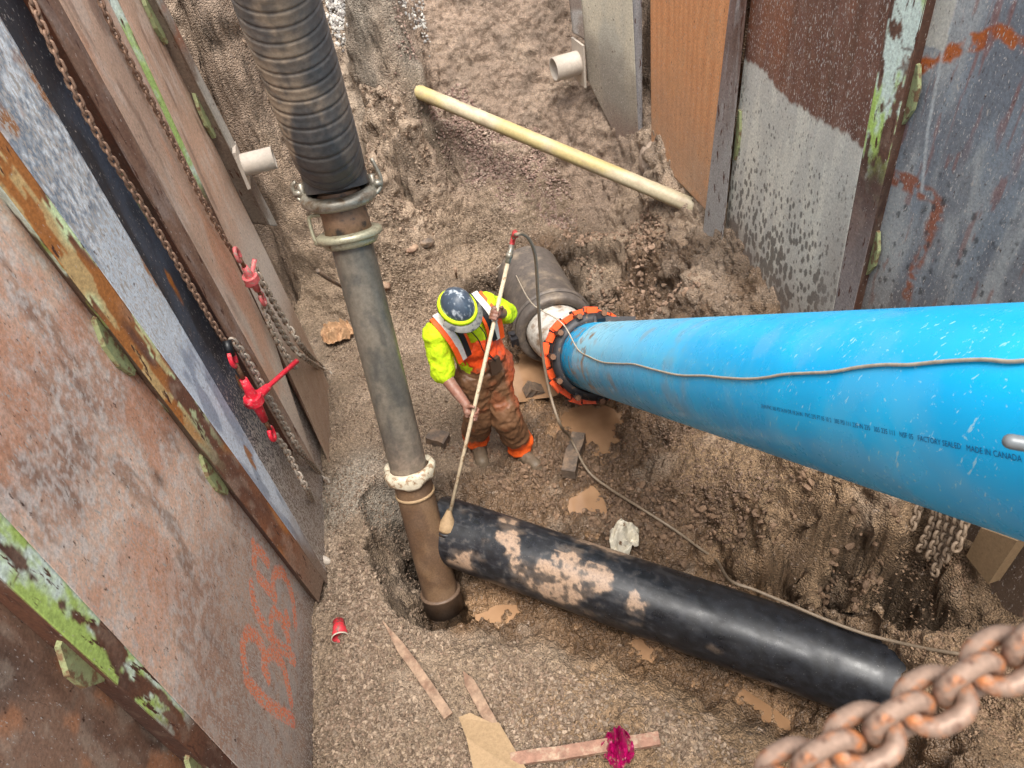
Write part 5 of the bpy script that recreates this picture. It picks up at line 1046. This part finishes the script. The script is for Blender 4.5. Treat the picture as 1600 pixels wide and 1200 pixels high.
plank('timber_block', G(824, 613, .04), G(846, 620, .05), .11, .09, M['darkwood'], 'small dark timber cube by the puddle right of the worker', 'timber block', seed=11)
plank('plank', G(800, 1192, .04), G(1030, 1158, .04), .065, .03, M['woodred'], 'reddish splintered plank at the bottom edge under the magenta plastic', 'plank', seed=13)
# board with torn end
bq = [G(720, 1128, .07), G(738, 1122, .08), G(772, 1138, .08), G(782, 1136, .07), G(838, 1230, .07), G(748, 1230, .07), G(732, 1160, .075)]
bm_ = [np.array(p)-a3(0, 0, .05) for p in bq]; n = len(bq)
tag(mk('board', bq+bm_, [tuple(range(n-1, -1, -1)), tuple(range(n, 2*n))]+[(i, (i+1) % n, (i+1) % n+n, i+n) for i in range(n)], M['card'], smooth=False), 'thick tan board with a torn end at the bottom of the photo', 'board')
def crumple(name, cpx, cpy, rx, ry, h, mat, label, cat, seed, lobes=6, rot=0., n=26):
    c = G(cpx, cpy); V = []; F = []
    for j in range(n+1):
        for i in range(n+1):
            u, v = i/n*2-1, j/n*2-1; k = 1-.18*vn(u*3+seed, v*3, 0, seed)
            ru, rv = u*math.sqrt(max(0, 1-v*v/2))*k, v*math.sqrt(max(0, 1-u*u/2))*k; rr_ = math.hypot(ru, rv)
            x, y = ru*rx, rv*ry; X_, Y_ = x*math.cos(rot)-y*math.sin(rot), x*math.sin(rot)+y*math.cos(rot)
            f = abs(fbm(u*2.1+seed, v*2.1, 0, 1, 2, seed)-.5)*2; g = abs(vn(u*5+seed, v*5, 3, seed+4)-.5)*2
            V.append(a3(c[0]+X_, c[1]+Y_, gz(c[0]+X_, c[1]+Y_)+.022+h*(1-rr_**2*.75)*(.35+1.3*f+.5*g)))
    for j in range(n):
        for i in range(n): a = j*(n+1)+i; F += [(a, a+1, a+n+2), (a, a+n+2, a+n+1)]
    o = mk(name, V, F, mat, smooth=False); so_ = o.modifiers.new('s', 'SOLIDIFY'); so_.thickness = .003; return tag(o, label, cat)
crumple('paper_bag', 530, 528, .155, .17, .12, M['paper'], 'crumpled brown paper bag lying beside the steel pipe', 'paper bag', 3)
crumple('plastic_scrap', 975, 843, .10, .13, .10, M['whitetrash'], 'crumpled whitish plastic scrap behind the black pipe', 'plastic scrap', 8, rot=-.6, n=12)
crumple('magenta_plastic_bag', 966, 1178, .085, .10, .16, M['magenta'], 'muddy magenta plastic bag at the bottom edge on the plank', 'plastic bag', 14, n=18)
# cup
cb = G(534, 985, .03); cu_ = G(534, 1012, .03); ca = G(532, 975, .045); cz = G(536, 1013, .045); cdv = nrm(cz-ca); CU = empty('paper_cup', ca, 'squashed red paper cup lying by the rusty sheet with the writing', 'cup')
MB().lathe(ca, cdv, [(0, .001), (0, .033), (.125, .050), (.123, .046), (.01, .030)], 28).build('cup_wall', M['redcup'], CU)
MB().lathe(ca+cdv*.125, cdv, [(-.004, .049), (-.004, .054), (.004, .054), (.004, .049)], 28).build('rim', M['cupin'], CU)
# sticks, clods
def clod(px, py, r, mat, label, seed, squash=(1, .7, .5), cat='stone', name='stone', group=None, up=.0):
    bm = bmesh.new(); bmesh.ops.create_icosphere(bm, subdivisions=3, radius=r); c = G(px, py)
    for v in bm.verts:
        p = v.co; f = .8+.55*(float(fbm(p.x/r+seed, p.y/r, p.z/r, 1.1, 3, seed))); v.co = Vector((p.x*f*squash[0], p.y*f*squash[1], p.z*f*squash[2]))
    me = bpy.data.meshes.new(name); bm.to_mesh(me); bm.free(); me.materials.append(mat); o = bpy.data.objects.new(name, me); COL.objects.link(o); o.location = (c[0], c[1], c[2]+r*.25+up); o.rotation_euler.z = seed
    return tag(o, label, cat, group)
clod(640, 388, .10, M['wood'], 'pale flat stone left of the pair lying behind the steel pipe', 21, (1, .8, .35)); clod(664, 383, .075, M['darkwood'], 'rounded brown stone right of the pair behind the steel pipe', 22, (1.1, .7, .6))
clod(503, 875, .06, M['stubm'], 'pale oblong stone against the foot of the left wall sheet', 23, (.5, 1.3, .6)); clod(603, 448, .05, M['wood'], 'small tan stone just right of the upper steel pipe', 26, (.8, 1, .6))
tag(MB().tube([G(498, 428, .03), G(515, 440, .03), G(545, 458, .03)], [.022, .018, .012], 8).build('stick', M['darkwood']), 'short dark stick lying left of the steel pipe', 'stick')
tag(MB().tube([G(714, 436, .02), G(717, 446, .2)], [.010, .016], 6).build('peg', M['wood']), 'small wooden peg standing behind the worker helmet', 'peg')
yg = MB()
for k in range(9):
    a = RNG.random()*1.2-.5; c = G(482+RNG.random()*8, 690+RNG.random()*6, .01); yg.tube([c, c+a3(.05*math.cos(a), .05*math.sin(a), .02), c+a3(.11*math.cos(a), .11*math.sin(a), .0)], .003, 4)
tag(yg.build('straw', material('straw', base=C4((150, 120, 60)))), 'small tuft of yellow straw on the mud beside the chain end', 'straw')
# grey bar end entering at the right
b0 = D(1568, 688, 1.12); b1 = D(1720, 714, 1.08); bdr = nrm(b1-b0)
tag(MB().lathe(b0, bdr, [(-.002, .001), (0, .007), (.004, .0105), (.01, .012), (1.4, .012), (1.4, .001)], 20).build('metal_bar', M['alu']), 'rounded end of a light grey metal bar in front of the blue pipe', 'metal bar')
# bits of broken concrete by the pipe stub and along the wall edges
def rock(px, py, plane, r, sq, seed, label):
    o = clod(700, 700, r, M['concrete'], label, seed, sq, 'concrete lump', 'concrete_lump'); o.location = tuple(plane); o.rotation_euler = (0, 0, 0); return o
M['earth'] = material('packed_earth', base=C4((172, 150, 132)), rough=.85, speck=(60, .3), layers=((C4((140, 118, 100)), 18, .5, .68, 6, I3),), bumps=((26, .7, .03, 'n'), (80, .8, .012, 'v')))
rl = rock(0, 0, D(620, 122, 6.85), .14, (1.3, 1.0, .7), 35, 'packed earth lump over the left end of the yellow pipe'); rl.data.materials[0] = M['earth']
rock(0, 0, RWp(1022, 250, .02), .16, (.8, .8, .9), 33, 'muddy concrete lump between the beige sheet and the orange panel')
